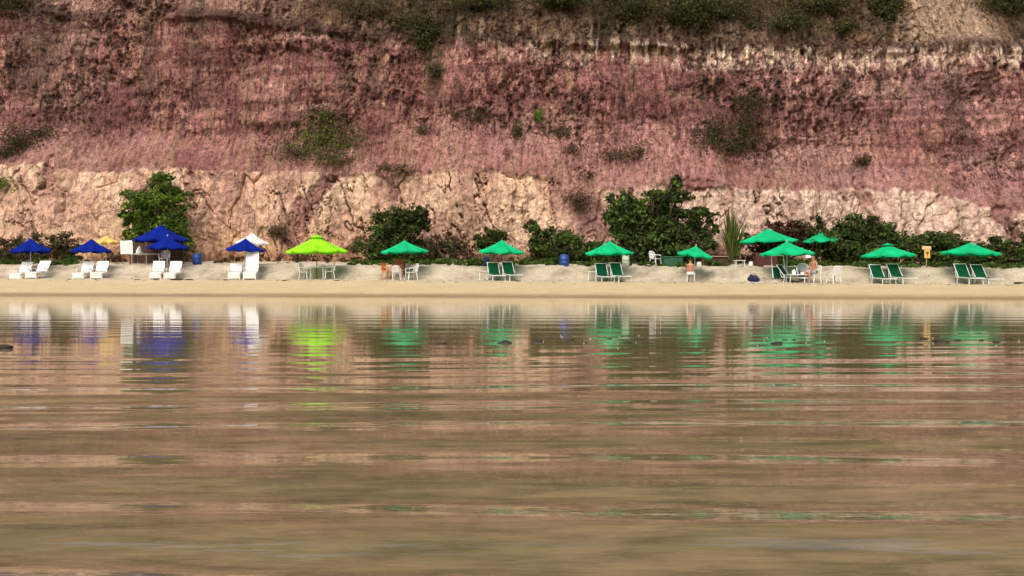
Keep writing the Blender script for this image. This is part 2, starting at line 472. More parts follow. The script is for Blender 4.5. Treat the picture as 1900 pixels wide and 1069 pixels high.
def waves(x, y):
    z = 0.0
    warp = 0.55 * (fbm(x * 0.10, y * 0.22, 3, 40) - .5) * 2
    amp = 0.25 + 1.5 * fbm(x * 0.05, y * 0.45, 2, 41) ** 1.6
    near = 0.075 + 0.10 * sstep(13, 9, y) + 0.16 * sstep(10, 7.5, y) + 0.18 * sstep(7.5, 5.5, y) + 0.75 * sstep(5.6, 4.2, y) + 0.7 * sstep(3.4, 2.2, y)
    for lam, a, ang, sd in ((1.15, .0052, .05, 1), (0.68, .0062, -.03, 2), (0.37, .0011, .07, 3), (0.21, .0008, -.1, 4), (0.12, .00035, .12, 5)):
        ph = 2 * math.pi / lam * (y + ang * x + warp + 0.35 * lam * (vnoise(x * .5 / lam * .3, y * .4, 50 + sd) - .5) * 2)
        g = 0.2 + 1.3 * vnoise(x * 0.22 / lam * .5, y * 0.5 / lam * .6, 60 + sd)
        sn = np.sin(ph)
        z = z + a * g * (sn + .28 * np.cos(2 * ph))
    z = z * amp * near
    fore = sstep(2.9, 1.9, y)
    u = y * 9 + x * 2.2 + 1.2 * vnoise(x * 1.5, y * 2, 71)
    z = z + fore * (0.0095 * np.sin(2 * math.pi / .55 * (y + .03 * x + .1 * vnoise(x * .6, y, 70))) + 0.0018 * np.sin(u * 3.3) * vnoise(x * 1.2, y * 3, 72))
    return z

yy = [0.5]
while yy[-1] < 50: yy.append(yy[-1] * 1.0052)
yy = np.concatenate([-np.geomspace(300, 1.0, 40), [-.4, 0.0, .3], yy])
q = np.linspace(-1, 1, 261)
xx = np.sinh(q * 4.6) / math.sinh(4.6) * 300
X, Y = np.meshgrid(xx, yy)
Z = waves(X, np.maximum(Y, 0.4))
water = fast_mesh('shallow_water', np.stack([X, Y, Z], -1).reshape(-1, 3), grid_quads(len(yy), len(xx)), 'silty_water')
a = water.data.attributes.new('ripple', 'FLOAT', 'POINT')
a.data.foreach_set('value', (0.15 + .20 * sstep(7.5, 11, Y) - .08 * sstep(14, 26, Y) + .5 * sstep(6, 3.5, Y) + .7 * sstep(3.4, 2.2, Y)).ravel().astype(np.float32))
tag(water, 'calm brown shallow water with long ripples', kind='structure')

YB = 55.0
def cbase(x): return YB - 0.16 * np.asarray(x, float)
def cxz(xp, yp, sb=1.0):
    r = (xp - 950.0) / F
    Yv = (YB + sb) / (1 + 0.16 * r)
    return r * Yv, CAMZ + (HOR - yp) / F * Yv
_b = [cxz(a_, b_, 1.2) for a_, b_ in ((-300, 300), (0, 303), (95, 306), (150, 322), (300, 312), (450, 318), (600, 322), (700, 326), (900, 322), (1030, 332), (1100, 352), (1180, 345), (1300, 352), (1450, 352), (1560, 346), (1660, 352), (1750, 360), (1820, 385), (1900, 395), (2200, 400))]
BX = [v[0] for v in _b]; BZ = [v[1] for v in _b]
_l = [cxz(a_, b_, 5.0) for a_, b_ in ((-300, 30), (0, 40), (200, 45), (420, 52), (560, 70), (700, 90), (850, 98), (1000, 104), (1300, 112), (1600, 106), (1900, 104), (2200, 100))]
LX = [v[0] for v in _l]; LZ = [v[1] for v in _l]

def cliff_parts(x, z):
    zb = np.interp(x, BX, BZ) + 0.55 * (fbm(x * .9, z * .3, 3, 101) - .5)
    zl = np.interp(x, LX, LZ) + 0.5 * (fbm(x * .8, z * .3, 3, 102) - .5)
    return zb, zl

WASH = [((640, 318), (575, 385), 24), ((575, 385), (548, 440), 30), ((100, 296), (106, 342), 13), ((106, 342), (80, 362), 8), ((1045, 335), (1105, 420), 40),
        ((1600, 335), (1612, 374), 15), ((1850, 400), (1880, 440), 16), ((1310, 345), (1240, 352), 18), ((720, 322), (738, 368), 14), ((1075, 330), (1060, 380), 26), ((1560, 350), (1575, 372), 8)]
def washes(x, z):                # tongues of mauve soil that ran down over the pale layer
    m_ = np.zeros(np.shape(x))
    nz = .9 * (fbm(x * 1.1, z * 1.1, 4, 130, .6) - .5)
    for (a0, a1, w) in WASH:
        ax, az = cxz(*a0, 1.5); bx, bz = cxz(*a1, 1.5); w = w / 31.0
        vx, vz = bx - ax, bz - az
        t_ = np.clip(((x - ax) * vx + (z - az) * vz) / (vx * vx + vz * vz), 0, 1)
        dd = np.hypot(x - ax - t_ * vx, z - az - t_ * vz) + nz
        m_ = np.maximum(m_, sstep(w, w * .55, dd))
    return m_

def cliff_y(x, z, fine=True):
    x = np.asarray(x, float); z = np.asarray(z, float)
    zb, zl = cliff_parts(x, z)
    sb = 0.16 * np.clip(z, 0, 40)
    bench = 0.5 + 0.7 * fbm(x * .09, x * 0, 2, 103)
    sb = sb + bench * 0.6 * np.clip(z - zb, 0, 2.8)
    sb = sb + 0.38 * np.clip(z - zl - .25, 0, 3.0) + 0.2 * np.clip(z - zl - 3, 0, 40)
    sb = sb - 0.40 * sstep(zl - .1, zl + .25, z) * sstep(zl + 1.2, zl + .3, z) * sstep(.42, .6, fbm(x * .3, z * .3, 2, 131))   # a lip that shades the layer below
    d = -2.6 * (fbm(x * .085, z * .04, 3, 104) - .5) * 2 * 0.8                              # buttresses
    d = d - 0.9 * (fbm(x * .35, z * .16, 3, 105) - .5) * 2
    low = sstep(zb + .15, zb - .15, z)
    up = 1 - low
    # lower band: planar facets, winding fissures
    wx = x + 0.8 * (fbm(x * .8, z * .8, 3, 106) - .5); wz = z + 0.8 * (fbm(x * .8, z * .8, 3, 107) - .5)
    f1, f2, cid, fa = worley(wx * .55, wz * .30, 108)
    g1, g2, cid2, fb = worley(wx * 1.5 + 4, wz * .95, 109)
    lines = np.abs(fbm(x * .6 + .2 * z, z * .2, 5, 110, .6) - .5)
    lines2 = np.abs(fbm(x * 1.1 - .3 * z, z * .7, 4, 111, .6) - .5)
    gap = sstep(.45, .6, fbm(x * .35, z * .35, 2, 119))
    gap2 = sstep(.42, .6, fbm(x * .6, z * .4, 2, 120))
    fiss = sstep(.014, .003, lines) * gap + .6 * sstep(.014, .003, lines2) * gap2 * gap + .5 * sstep(.06, 0, f2 - f1) * (1 - gap) * gap2
    d = d + low * (0.50 * fiss - 0.22 * (cid - .5) + 0.30 * fa - 0.05 * (cid2 - .5) + 0.09 * fb)
    # upper wall: rills, pits
    ril = ridged(x * .9 + .5 * fbm(x * .5, z * .5, 2, 112), z * .2, 4, 113)
    pits = sstep(.53, .66, fbm(x * 1.7, z * 1.2, 4, 114, .62))
    holes = sstep(.57, .66, fbm(x * 3.6, z * 2.4, 3, 121, .6))
    shelf = fbm(x * .16, z * .8 + 1.6 * fbm(x * .25, z * .2, 2, 115), 3, 116)
    wall = sstep(zb + .6, zb + 4.2, z + 3.0 * (fbm(x * .3, z * .3, 3, 122) - .5))
    pt = sstep(.42, .62, fbm(x * .25, z * .3, 3, 123))
    d = d + up * (0.36 * (ril - .55) + (0.26 * pits + .16 * holes) * wall * pt + 0.55 * (shelf - .5) - .16 * fa * wall)
    d = d + 0.25 * washes(x, z)
    if fine:
        d = d + 0.13 * (fbm(x * 2.6, z * 2.6, 4, 117, .7) - .5) * 2
    return cbase(x) + sb + d

def on_cliff(xp, yp):
    Yv = 58.0
    for _ in range(12):
        P = px(xp, yp, Yv)
        Yv = 0.5 * Yv + 0.5 * float(cliff_y(np.array([P[0]]), np.array([P[2]]), False)[0])
    return px(xp, yp, Yv)

xs = np.concatenate([np.linspace(-75, -38, 60), np.linspace(-37.92, 34, 1240), np.linspace(34.4, 75, 60)])
zs = np.concatenate([np.linspace(0.4, 20.5, 380), np.linspace(20.7, 40, 70)])
X, Zc = np.meshgrid(xs, zs)
Yk = cliff_y(X, Zc)
top = sstep(37, 40, Zc)
Yk = Yk + 16 * top ** 2
cliff = fast_mesh('cliff', np.stack([X, Yk, Zc], -1).reshape(-1, 3), grid_quads(len(zs), len(xs)), 'cliff_rock')
tag(cliff, 'tall eroded cliff of mauve rock over a pale peach layer', kind='structure')

def lerp(a_, b_, t_): return a_ + (b_ - a_) * t_[..., None]
def C(*c): return np.array(c, float)
x, z = X, Zc
zb, zl = cliff_parts(x, z)
n_a = fbm(x * .16, z * .13, 4, 201); n_b = fbm(x * .5, z * .35, 4, 202); n_s = fbm(x * 1.6, z * .14, 4, 203); n_h = fbm(x * .18, z * 1.1, 4, 204)
n_f = fbm(x * 2.2, z * 1.6, 4, 205, .6); n_c = fbm(x * .3, z * .5, 3, 206)
# pale layer
pale = lerp(C(.73, .475, .335), C(.76, .555, .385), sstep(.35, .65, n_a))
pale = lerp(pale, C(.60, .37, .27), sstep(.45, .66, n_b) * .8)
pale = lerp(pale, C(.72, .55, .45), sstep(2, 14, x) * .75)
pale = lerp(pale, C(.70, .45, .25), sstep(5.0, 2.0, z + 2 * (n_b - .5)) * sstep(-6, -14, x) * .8)
pale = lerp(pale, C(.36, .21, .17), sstep(.56, .70, n_f) * .4)
pale = lerp(pale, C(.38, .21, .175), sstep(.53, .66, fbm(x * 1.1, z * .30, 4, 207)) * sstep(1.5, 6.5, z) * .6)
soil = lerp(C(.27, .135, .115), C(.37, .20, .17), sstep(.4, .6, n_b))
pale = lerp(pale, soil, washes(x, z) * .9)
# mauve layer
mau = lerp(C(.31, .155, .13), C(.43, .235, .195), sstep(.36, .62, n_b))
mau = lerp(mau, C(.27, .125, .115), sstep(.45, .7, n_h) * .7)
mau = lerp(mau, C(.40, .265, .18), sstep(.48, .64, n_s) * .75)
mau = lerp(mau, C(.48, .30, .235), sstep(.52, .70, n_a) * .75)
mau = lerp(mau, C(.29, .19, .18), sstep(8, 26, x) * sstep(.4, .6, n_c) * .55)
wall = sstep(zb + .6, zb + 4.2, z + 3.0 * (fbm(x * .3, z * .3, 3, 122) - .5))
pt = sstep(.42, .62, fbm(x * .25, z * .3, 3, 123))
mau = lerp(mau, C(.20, .095, .09), sstep(.50, .66, fbm(x * .22, z * .30, 4, 213)) * wall * .7)
mau = lerp(mau, C(.50, .29, .25), sstep(.54, .70, fbm(x * .20 + 7, z * .22, 4, 214)) * .7)
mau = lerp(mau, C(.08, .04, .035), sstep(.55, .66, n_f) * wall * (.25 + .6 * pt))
mau = lerp(mau, C(.11, .08, .055), sstep(.55, .66, fbm(x * .8, z * .12, 4, 208)) * sstep(zb + 3, zb + 6, z) * .7)
# the top: soil and roots above the ledge, shade among the growth painted in
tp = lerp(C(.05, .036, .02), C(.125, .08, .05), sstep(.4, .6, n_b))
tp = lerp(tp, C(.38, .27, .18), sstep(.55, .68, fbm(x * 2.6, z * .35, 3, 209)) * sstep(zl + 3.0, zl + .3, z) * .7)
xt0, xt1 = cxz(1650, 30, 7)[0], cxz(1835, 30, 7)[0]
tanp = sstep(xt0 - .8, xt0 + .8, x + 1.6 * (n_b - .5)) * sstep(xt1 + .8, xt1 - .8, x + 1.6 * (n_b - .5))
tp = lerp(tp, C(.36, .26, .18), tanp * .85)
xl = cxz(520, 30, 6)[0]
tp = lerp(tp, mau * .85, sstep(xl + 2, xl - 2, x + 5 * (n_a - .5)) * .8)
dark = sstep(zl - .05, zl + .15, z) * sstep(zl + 1.4, zl + .5, z)  # painted shade beneath the growth, a band just over the ledge line
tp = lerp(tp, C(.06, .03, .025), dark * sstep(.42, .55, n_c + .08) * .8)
lowm = sstep(zb + .10, zb - .10, z + .5 * (fbm(x * 2.2, z * 1.2, 3, 212) - .5))
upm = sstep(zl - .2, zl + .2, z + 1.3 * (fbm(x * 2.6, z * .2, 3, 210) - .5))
lite = sstep(zl - 1.0, zl - .1, z) * sstep(-6, 6, x) * sstep(.40, .58, fbm(x * 1.8, z * .4, 3, 211))
mau = lerp(mau, C(.58, .43, .33), lite * .85)
spk = sstep(.50, .60, fbm(x * 4.2, z * .9, 3, 230, .6)) * sstep(1.1, .3, np.abs(z - zl + .25 + .8 * (n_b - .5))) * sstep(-4, 8, x)
st0, st1 = cxz(80, 120, 4)[0], cxz(196, 120, 4)[0]
ol = sstep(st0 - 2, st0 + 1, x) * sstep(st1 + .25, st1 - .1, x) * sstep(zb + 2, zb + 4.5, z) * sstep(.3, .55, n_s)
mau = lerp(mau, C(.15, .11, .075), ol * .7)
strat = fbm(x * .06, z * 2.2 + .8 * fbm(x * .1, z * .1, 2, 220), 3, 221)
mau = lerp(mau, C(.16, .07, .065), sstep(.56, .66, strat) * wall * .55)
mau = lerp(mau, C(.52, .36, .28), sstep(.42, .34, strat) * sstep(.45, .6, n_c) * wall * .45)
mau = mau * C(.82, .75, .785)
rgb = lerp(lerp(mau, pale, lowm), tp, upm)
rgb = lerp(rgb, C(.66, .52, .40), spk * .8)
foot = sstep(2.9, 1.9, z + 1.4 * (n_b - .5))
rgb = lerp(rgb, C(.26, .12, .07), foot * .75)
mau2 = lerp(mau, C(.30, .22, .14), sstep(.4, .6, n_a))
rgb = lerp(rgb, mau2, sstep(21, 22.5, z))
veg = sstep(30, 35, z + 9 * (n_b - .5) + 8 * (n_a - .5))
rgb = lerp(rgb, lerp(C(.035, .045, .014), C(.075, .085, .025), sstep(.4, .6, n_f)), veg * .92)
ja = cliff.data.attributes.new('joints', 'FLOAT', 'POINT')
ja.data.foreach_set('value', np.clip(lowm * .85 * (1 - upm) + .12 * wall, 0, 1).ravel().astype(np.float32))
ma = cliff.data.attributes.new('mottle', 'FLOAT', 'POINT')
ma.data.foreach_set('value', np.clip(.65 + .25 * wall + .25 * wall * pt - .22 * lowm, 0, 1).ravel().astype(np.float32))
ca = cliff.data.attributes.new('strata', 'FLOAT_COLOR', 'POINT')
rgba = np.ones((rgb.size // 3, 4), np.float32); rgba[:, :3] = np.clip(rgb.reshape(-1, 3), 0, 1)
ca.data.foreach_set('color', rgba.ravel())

# ------------------------------------------------------------------ foliage
def leaves(name, blobs, n, size, m, seed, parent, up=0.35, fill=0.5, long=1.7, loose=1.0):
    """a crown of many small bent leaves spread through the blobs' volume, in clumps"""
    rg = np.random.default_rng(seed)
    vol = np.array([b[3] * b[4] * b[5] for b in blobs]) ** .75
    cnt = (vol / vol.sum() * n).astype(int) + 8
    Pl = []; Nl = []
    for b_, k in zip(blobs, cnt):
        c = np.array(b_[:3]); r = np.array(b_[3:6])
        nc = max(4, k // 45)
        d = rg.normal(size=(nc, 3)); d /= np.linalg.norm(d, axis=1)[:, None]
        d *= (fill + (1 - fill) * rg.random(nc) ** .6)[:, None] * (0.7 + .62 * rg.random(nc))[:, None]
        who = rg.integers(0, nc, k)
        cs = (.13 + .24 * rg.random(nc))[who] * loose
        u = d[who] + rg.normal(size=(k, 3)) * cs[:, None] * .75
        Pl.append(c + u * r)
        Nl.append(u + np.array([0, 0, up]))
    P_ = np.concatenate(Pl); Nn = np.concatenate(Nl)
    k = len(P_)
    Nn = Nn / (np.linalg.norm(Nn, axis=1)[:, None] + 1e-6) + rg.normal(size=(k, 3)) * .55
    Nn /= np.linalg.norm(Nn, axis=1)[:, None]
    T = rg.normal(size=(k, 3)); T -= (T * Nn).sum(1)[:, None] * Nn; T /= np.linalg.norm(T, axis=1)[:, None]
    B_ = np.cross(Nn, T)
    s = size * (.6 + .8 * rg.random(k))[:, None]
    v0 = P_ - T * s * long * .5; v2 = P_ + T * s * long * .5 - Nn * s * .25
    v1 = P_ + B_ * s * .5 + Nn * s * .12; v3 = P_ - B_ * s * .5 + Nn * s * .12
    V = np.stack([v0, v1, v2, v3], 1).reshape(-1, 3)
    o = fast_mesh(name, V, np.arange(4 * k).reshape(k, 4), m, parent, smooth=False)
    a_ = o.data.attributes.new('tone', 'FLOAT', 'FACE')
    tone = np.clip(.5 + .22 * rg.normal(size=k) + .25 * (fbm(P_[:, 0] * 1.6 + 3, P_[:, 2] * 1.6 + P_[:, 1], 2, seed) - .5) * 2, 0, 1)
    a_.data.foreach_set('value', tone.astype(np.float32))
    return o

def limbs(mb, base, blobs, r0, seed, sub=3):
    rg = random.Random(seed)
    base = np.array(base)
    for b_ in blobs:
        c = np.array(b_[:3])
        mid = base * .45 + c * .55 + np.array([rg.uniform(-.2, .2), rg.uniform(-.2, .2), -abs(rg.gauss(0, .15))])
        mb.tube([base, mid, c], [r0, r0 * .6, r0 * .3], 6)
        for _ in range(sub):
            e = c + np.array([rg.uniform(-1, 1) * b_[3], rg.uniform(-1, 1) * b_[4], rg.uniform(-.5, 1) * b_[5]]) * .9
            mb.tube([mid * .3 + c * .7, (c + e) / 2 + np.array([0, 0, .05]), e], [r0 * .32, r0 * .22, r0 * .08], 4)

def plant(name, label, cat, base, blobs, n, size, m, seed, r0=.06, group=None, sub=3, crown='crown', stem='trunk', **kw):
    """base and blobs in world metres; an empty at the foot parents crown and stem"""
    e = empty(name, tuple(base))
    rel = [tuple(np.array(b_[:3]) - base) + tuple(b_[3:]) for b_ in blobs]
    if isinstance(m, str): m = [(m, 1.0)]
    for i, (mm, fr) in enumerate(m):
        leaves(crown, rel, int(n * fr), size, mm, seed + i * 31, e, **kw)
    mb = MB(); limbs(mb, (0, 0, -.15), rel, r0, seed, sub); mb.build(stem, 'bark', e)
    return tag(e, label, cat, group)

def blob(xp, yp, Y, wx, wy, depth=None):
    P_ = px(xp, yp, Y)
    s = Y / F
    rx, rz = wx * s, wy * s
    return (P_[0], P_[1], P_[2], rx, depth if depth else .8 * rx, rz)

def ground(xp, off):
    X_, Y_ = atline(xp, off)
    return np.array([X_, Y_, float(sand(X_, Y_))])

def bushy(name, label, xp, off, bl, n, size, m, seed, cat='bush', **kw):
    b0 = ground(xp, off)
    blobs = [blob(a_, b_, atline(a_, off + (c_[4] if len(c_) > 4 else 0))[1], *c_[:2], *(c_[2:3] if len(c_) > 2 else ())) for (a_, b_, *c_) in bl]
    rq = random.Random(seed)
    sat = []
    for (x_, y_, z_, a1, a2, a3) in blobs:
        for _ in range(4):
            th = rq.uniform(-.25 * math.pi, 1.25 * math.pi); f_ = rq.uniform(.28, .5)
            sat.append((x_ + 1.0 * a1 * math.cos(th), y_ + rq.uniform(-.6, .6) * a2, z_ + 1.0 * a3 * math.sin(th), a1 * f_, a2 * f_, a3 * f_ * rq.uniform(.7, 1.3)))
    blobs = [(x_, y_, z_, a1 * .88, a2, a3 * .88) for (x_, y_, z_, a1, a2, a3) in blobs] + sat
    return plant(name, label, cat, b0, blobs, int(n * .78), size, m, seed, loose=1.35, fill=.25, sub=4, **{k_: v_ for k_, v_ in kw.items() if k_ != 'sub'})

bushy('shrub', 'low dark shrub at the far left behind the first blue parasol', 25, 6.0,
      [(10, 470, 45, 22), (60, 462, 30, 20), (-40, 468, 40, 30)], 5200, .11, [('leaf_dark', .6), ('leaf_dry', .4)], 11, stem='stem')
bushy('shrub', 'brown twiggy shrub between the two leftmost blue parasols', 120, 6.0,
      [(118, 455, 24, 20), (100, 470, 26, 16), (128, 475, 20, 14)], 4200, .10, [('leaf_dry', .55), ('leaf_dark', .45)], 12, stem='stem')
bushy('shrub_tree', 'bright green leafy small tree behind the big blue parasol', 290, 7.2,
      [(282, 372, 50, 24), (265, 395, 36, 24), (302, 345, 26, 18), (308, 400, 30, 26), (300, 430, 46, 28), (328, 452, 26, 24), (255, 418, 22, 20)],
      13000, .13, [('leaf_bright', .7), ('leaf_green', .3)], 13, cat='tree', r0=.09)
bushy('shrub_tree', 'dark leafy small tree behind the green parasol with orange chairs', 735, 6.8,
      [(738, 408, 44, 24), (715, 440, 36, 30), (760, 420, 26, 26), (700, 465, 40, 26), (745, 470, 44, 24)],
      10500, .13, [('leaf_dark', .65), ('leaf_green', .35)], 14, cat='tree', r0=.09)
bushy('shrub', 'brown dry shrub right of the green parasol with orange chairs', 835, 6.8,
      [(835, 455, 30, 24), (812, 470, 24, 20), (865, 468, 22, 18)], 2600, .09, [('leaf_dry', .7), ('leaf_dark', .3)], 15, stem='stem', sub=8)
bushy('shrub', 'round dark shrub in a hollow above the middle green parasol', 905, 7.4,
      [(905, 448, 22, 16), (922, 440, 14, 10)], 2600, .11, [('leaf_dark', .7), ('leaf_green', .3)], 16, stem='stem')
bushy('shrub', 'sloping dark hedge like shrub between two green parasols', 1030, 6.6,
      [(990, 425, 14, 12), (1010, 445, 22, 16), (1040, 462, 40, 20), (1010, 478, 30, 14), (1078, 470, 34, 20)],
      7500, .12, [('leaf_green', .5), ('leaf_dark', .5)], 17, stem='stem')
bushy('leafy_tree', 'large dark green tree with flat side branches at the cliff foot', 1210, 6.6,
      [(1155, 385, 26, 22), (1190, 395, 40, 26), (1165, 420, 40, 30), (1215, 425, 50, 32), (1255, 368, 44, 9), (1222, 362, 22, 7), (1290, 398, 36, 10),
       (1265, 430, 40, 26), (1180, 460, 60, 28), (1250, 465, 60, 22), (1255, 340, 9, 11), (1310, 440, 20, 26)],
      21000, .14, [('leaf_green', .6), ('leaf_dark', .4)], 18, cat='tree', r0=.12)
bushy('shrub', 'reddish dark shrub behind the big green parasol', 1455, 7.0,
      [(1460, 428, 36, 14), (1420, 455, 40, 20), (1485, 450, 26, 22)], 4800, .11, [('leaf_russet', .75), ('leaf_dark', .25)], 19, stem='stem')
bushy('shrub', 'tall rounded green shrub behind the small green parasol at right', 1560, 6.6,
      [(1530, 440, 36, 26), (1575, 428, 36, 24), (1555, 465, 50, 26)], 8500, .12, [('leaf_green', .55), ('leaf_dark', .45)], 20, stem='stem')
bushy('shrub', 'broad dark shrub above the parasol left of the yellow sign', 1635, 6.6,
      [(1615, 432, 34, 24), (1650, 450, 32, 20), (1625, 468, 46, 24)], 8000, .12, [('leaf_dark', .6), ('leaf_green', .4)], 21, stem='stem')
bushy('shrub', 'dark green shrub behind the yellow sign post', 1735, 6.4,
      [(1700, 462, 30, 18), (1745, 450, 38, 18), (1730, 475, 46, 16)], 7500, .11, [('leaf_green', .5), ('leaf_dark', .5)], 22, stem='stem')
bushy('shrub', 'green shrub behind the rightmost green parasol', 1830, 6.2,
      [(1800, 470, 40, 20), (1850, 462, 34, 16), (1835, 478, 44, 14)], 6500, .11, [('leaf_green', .6), ('leaf_dark', .4)], 23, stem='stem')
bushy('shrub', 'green shrub cut by the right edge of the picture', 1910, 6.2,
      [(1890, 470, 24, 18), (1930, 465, 40, 22)], 4000, .11, [('leaf_green', .6), ('leaf_dark', .4)], 24, stem='stem')

# spiky plant with sword leaves
sp = ground(1358, 6.0)
e = empty('spiky_plant', tuple(sp)); tag(e, 'tall spiky plant with sword shaped leaves beside the big green parasol', 'plant')
rg = random.Random(5)
for k in range(130):
    h = rg.uniform(1.3, 3.2); az = rg.uniform(0, 2 * math.pi); lean = rg.uniform(.1, 1.15)
    b0 = np.array([rg.gauss(0, .12), rg.gauss(0, .12), rg.uniform(0, .9)])
    tip = b0 + np.array([math.cos(az) * lean * .9, math.sin(az) * lean * .9, h * (1 - .25 * lean)])
    mid = (b0 + tip) / 2 + np.array([0, 0, .18 * lean])
    w = np.array([1, .3 * math.cos(az), 0]) * .026
    mb = MB()
    mb.poly([b0 - w * .6, b0 + w * .6, mid + w, mid - w, tip], [(0, 1, 2, 3), (3, 2, 4)])
    o = mb.build('sword_leaf', rg.choice(['leaf_green', 'leaf_olive', 'leaf_bright']), e)
    a_ = o.data.attributes.new('tone', 'FLOAT', 'FACE'); tv = rg.uniform(.2, .9); a_.data.foreach_set('value', [tv, tv])
MB().tube([(0, 0, -.2), (.02, 0, .6), (0, 0, 1.0)], [.16, .13, .08], 8).build('stem', 'bark', e)

# shrubs on the cliff face
def cliff_shrub(label, xp, yp, wx, wy, n, size, m, seed, cat='bush', sub=5, name='cliff_shrub', extra=(), droop=0.0, r0=.035, fill=.3):
    b0 = on_cliff(xp, yp + wy * .8) + np.array([0, .15, 0])
    blobs = []
    for (a_, b_, c_, d_) in [(xp, yp, wx, wy)] + list(extra):
        Pc = on_cliff(a_, b_)
        s = Pc[1] / F
        blobs.append((Pc[0], Pc[1] - .35, Pc[2], c_ * s, max(.35, .5 * c_ * s), d_ * s))
    return plant(name, label, cat, b0, blobs, int(n * (.95 if n > 2500 else .5)), size * .72, m if n > 2500 or not isinstance(m, list) else [('leaf_dry', .6), ('leaf_olive', .4)], seed, r0=r0, sub=sub + 6, stem='stem', fill=.0, loose=2.1)

cliff_shrub('wide olive shrub on the ledge above the lime green parasol', 610, 250, 62, 34, 5200, .12, [('leaf_olive', .5), ('leaf_bright', .3), ('leaf_dry', .2)], 31, sub=18, extra=[(555, 285, 52, 18), (645, 265, 44, 24), (600, 212, 34, 14), (620, 295, 50, 14)])
cliff_shrub('small round dark bush clinging alone high on the cliff', 808, 135, 17, 15, 1300, .10, 'leaf_dark', 32)
cliff_shrub('tiny fresh green tuft on the mauve rock right of centre', 998, 218, 11, 11, 500, .10, 'leaf_bright', 33)
cliff_shrub('small dark bush below the tiny green tuft on the cliff', 961, 246, 12, 15, 700, .10, 'leaf_dark', 34)
cliff_shrub('dark sprawling shrub at the left end of the cliff ledge', 40, 262, 46, 22, 2600, .12, [('leaf_dark', .6), ('leaf_dry', .4)], 35, sub=10, extra=[(85, 245, 26, 12), (15, 285, 26, 14)])
cliff_shrub('bright leafy branch poking in at the left edge of the pale rock', 8, 338, 30, 12, 900, .13, 'leaf_bright', 36)
cliff_shrub('tall dark tangled shrub on the ledge above the large tree', 1350, 270, 56, 26, 3600, .12, [('leaf_dark', .6), ('leaf_dry', .4)], 37, sub=16, extra=[(1395, 190, 38, 24), (1320, 240, 34, 26), (1380, 235, 36, 30)])
cliff_shrub('dull spreading shrub on the ledge right of centre', 1150, 290, 50, 16, 2000, .11, [('leaf_dark', .5), ('leaf_dry', .5)], 38, sub=10, extra=[(1185, 280, 22, 12), (1090, 325, 16, 10)])
cliff_shrub('thin dark shrub on the rock face just right of the middle', 885, 218, 38, 16, 1300, .11, [('leaf_dark', .6), ('leaf_dry', .4)], 39, sub=9)
cliff_shrub('dry brown shrub right of the tiny green tuft', 1045, 245, 36, 18, 1300, .11, [('leaf_dry', .6), ('leaf_dark', .4)], 40, sub=9, extra=[(1060, 275, 24, 12)])
cliff_shrub('flat wind bent shrub on the edge of the pale layer', 742, 314, 40, 10, 1100, .11, [('leaf_dark', .5), ('leaf_olive', .5)], 41, sub=10)
cliff_shrub('dark overhanging bush over a hollow left of the lime parasol', 516, 428, 22, 12, 1200, .10, [('leaf_dry', .6), ('leaf_dark', .4)], 42)
cliff_shrub('small dark bush on the ledge above the right hand parasols', 1595, 298, 24, 9, 700, .11, [('leaf_dark', .6), ('leaf_dry', .4)], 43)
cliff_shrub('dark bush on the pale rock left of the large tree', 1075, 378, 26, 22, 1300, .11, [('leaf_dry', .6), ('leaf_dark', .4)], 44, sub=8)
cliff_shrub('thin brown bush below the ledge beside the pink gully', 780, 240, 26, 14, 500, .10, [('leaf_dry', .6), ('leaf_dark', .4)], 45, sub=9)
# curtains of growth at the top
tops = [(790, 70, 22, 36, 'in a tongue reaching down left of middle', []), (1270, 30, 40, 26, 'between the two darkest masses', []), (1460, 45, 50, 22, 'in the low fringe right of the middle', [(1560, 55, 40, 14)]), (1640, 15, 26, 24, 'on the left side of the bare tan scar', []), (700, 15, 70, 24, 'left of the top middle', [(760, 40, 40, 30), (640, 10, 30, 20)]),
        (900, 8, 70, 14, 'just right of the top middle', []),
        (1180, 14, 56, 24, 'above the large tree', [(1150, 0, 30, 16)]),
        (1370, 18, 70, 26, 'above the big green parasol', [(1320, 8, 40, 20), (1395, 45, 26, 22)]),
        (1510, 12, 60, 20, 'left of the bare tan scar', []),
        (1865, 12, 46, 26, 'right of the bare tan scar', []),
        (20, 10, 40, 20, 'in the top left corner', []),
        (1040, 6, 50, 10, 'over the middle right of the cliff', [])]
for i, (a_, b_, c_, d_, where, ex) in enumerate(tops):
    cliff_shrub('dark hanging scrub along the cliff top, ' + where, a_, b_, c_, d_, 2600, .13, [('leaf_dark', .45), ('leaf_olive', .55)], 60 + i, name='hanging_scrub', extra=ex, sub=8)

# creeping ground cover on the bank edge: nobody could count it
rgn = np.random.default_rng(77)
cover = []
for (x0, x1, n) in ((-20, 150, 26), (640, 890, 34), (950, 1350, 30), (1390, 1920, 60)):
    for k in range(n):
        X_, Y_ = atline(rgn.uniform(x0, x1), rgn.uniform(3.4, 6.2))
        s = rgn.uniform(.25, .6)
        cover.append((X_, Y_, float(sand(X_, Y_)) + .08, s * 1.3, s, s * .45 * rgn.uniform(.5, 1.3)))
o = leaves('ground_cover', cover, 26000, .085, 'leaf_green', 78, None, fill=.4)
tag(o, 'low green creepers along the top of the sand bank', 'creepers', kind='stuff')
cov2 = []
for k in range(46):
    X_, Y_ = atline(rgn.uniform(200, 1900), rgn.uniform(6.5, 8.5))
    s = rgn.uniform(.25, .6)
    cov2.append((X_, Y_, float(sand(X_, Y_)) + .12, s * 1.3, s, s * .7))
o = leaves('dry_brush', cov2, 9000, .085, 'leaf_dry', 79, None, fill=.4)
tag(o, 'dry brown brush along the foot of the cliff', 'brush', kind='stuff')

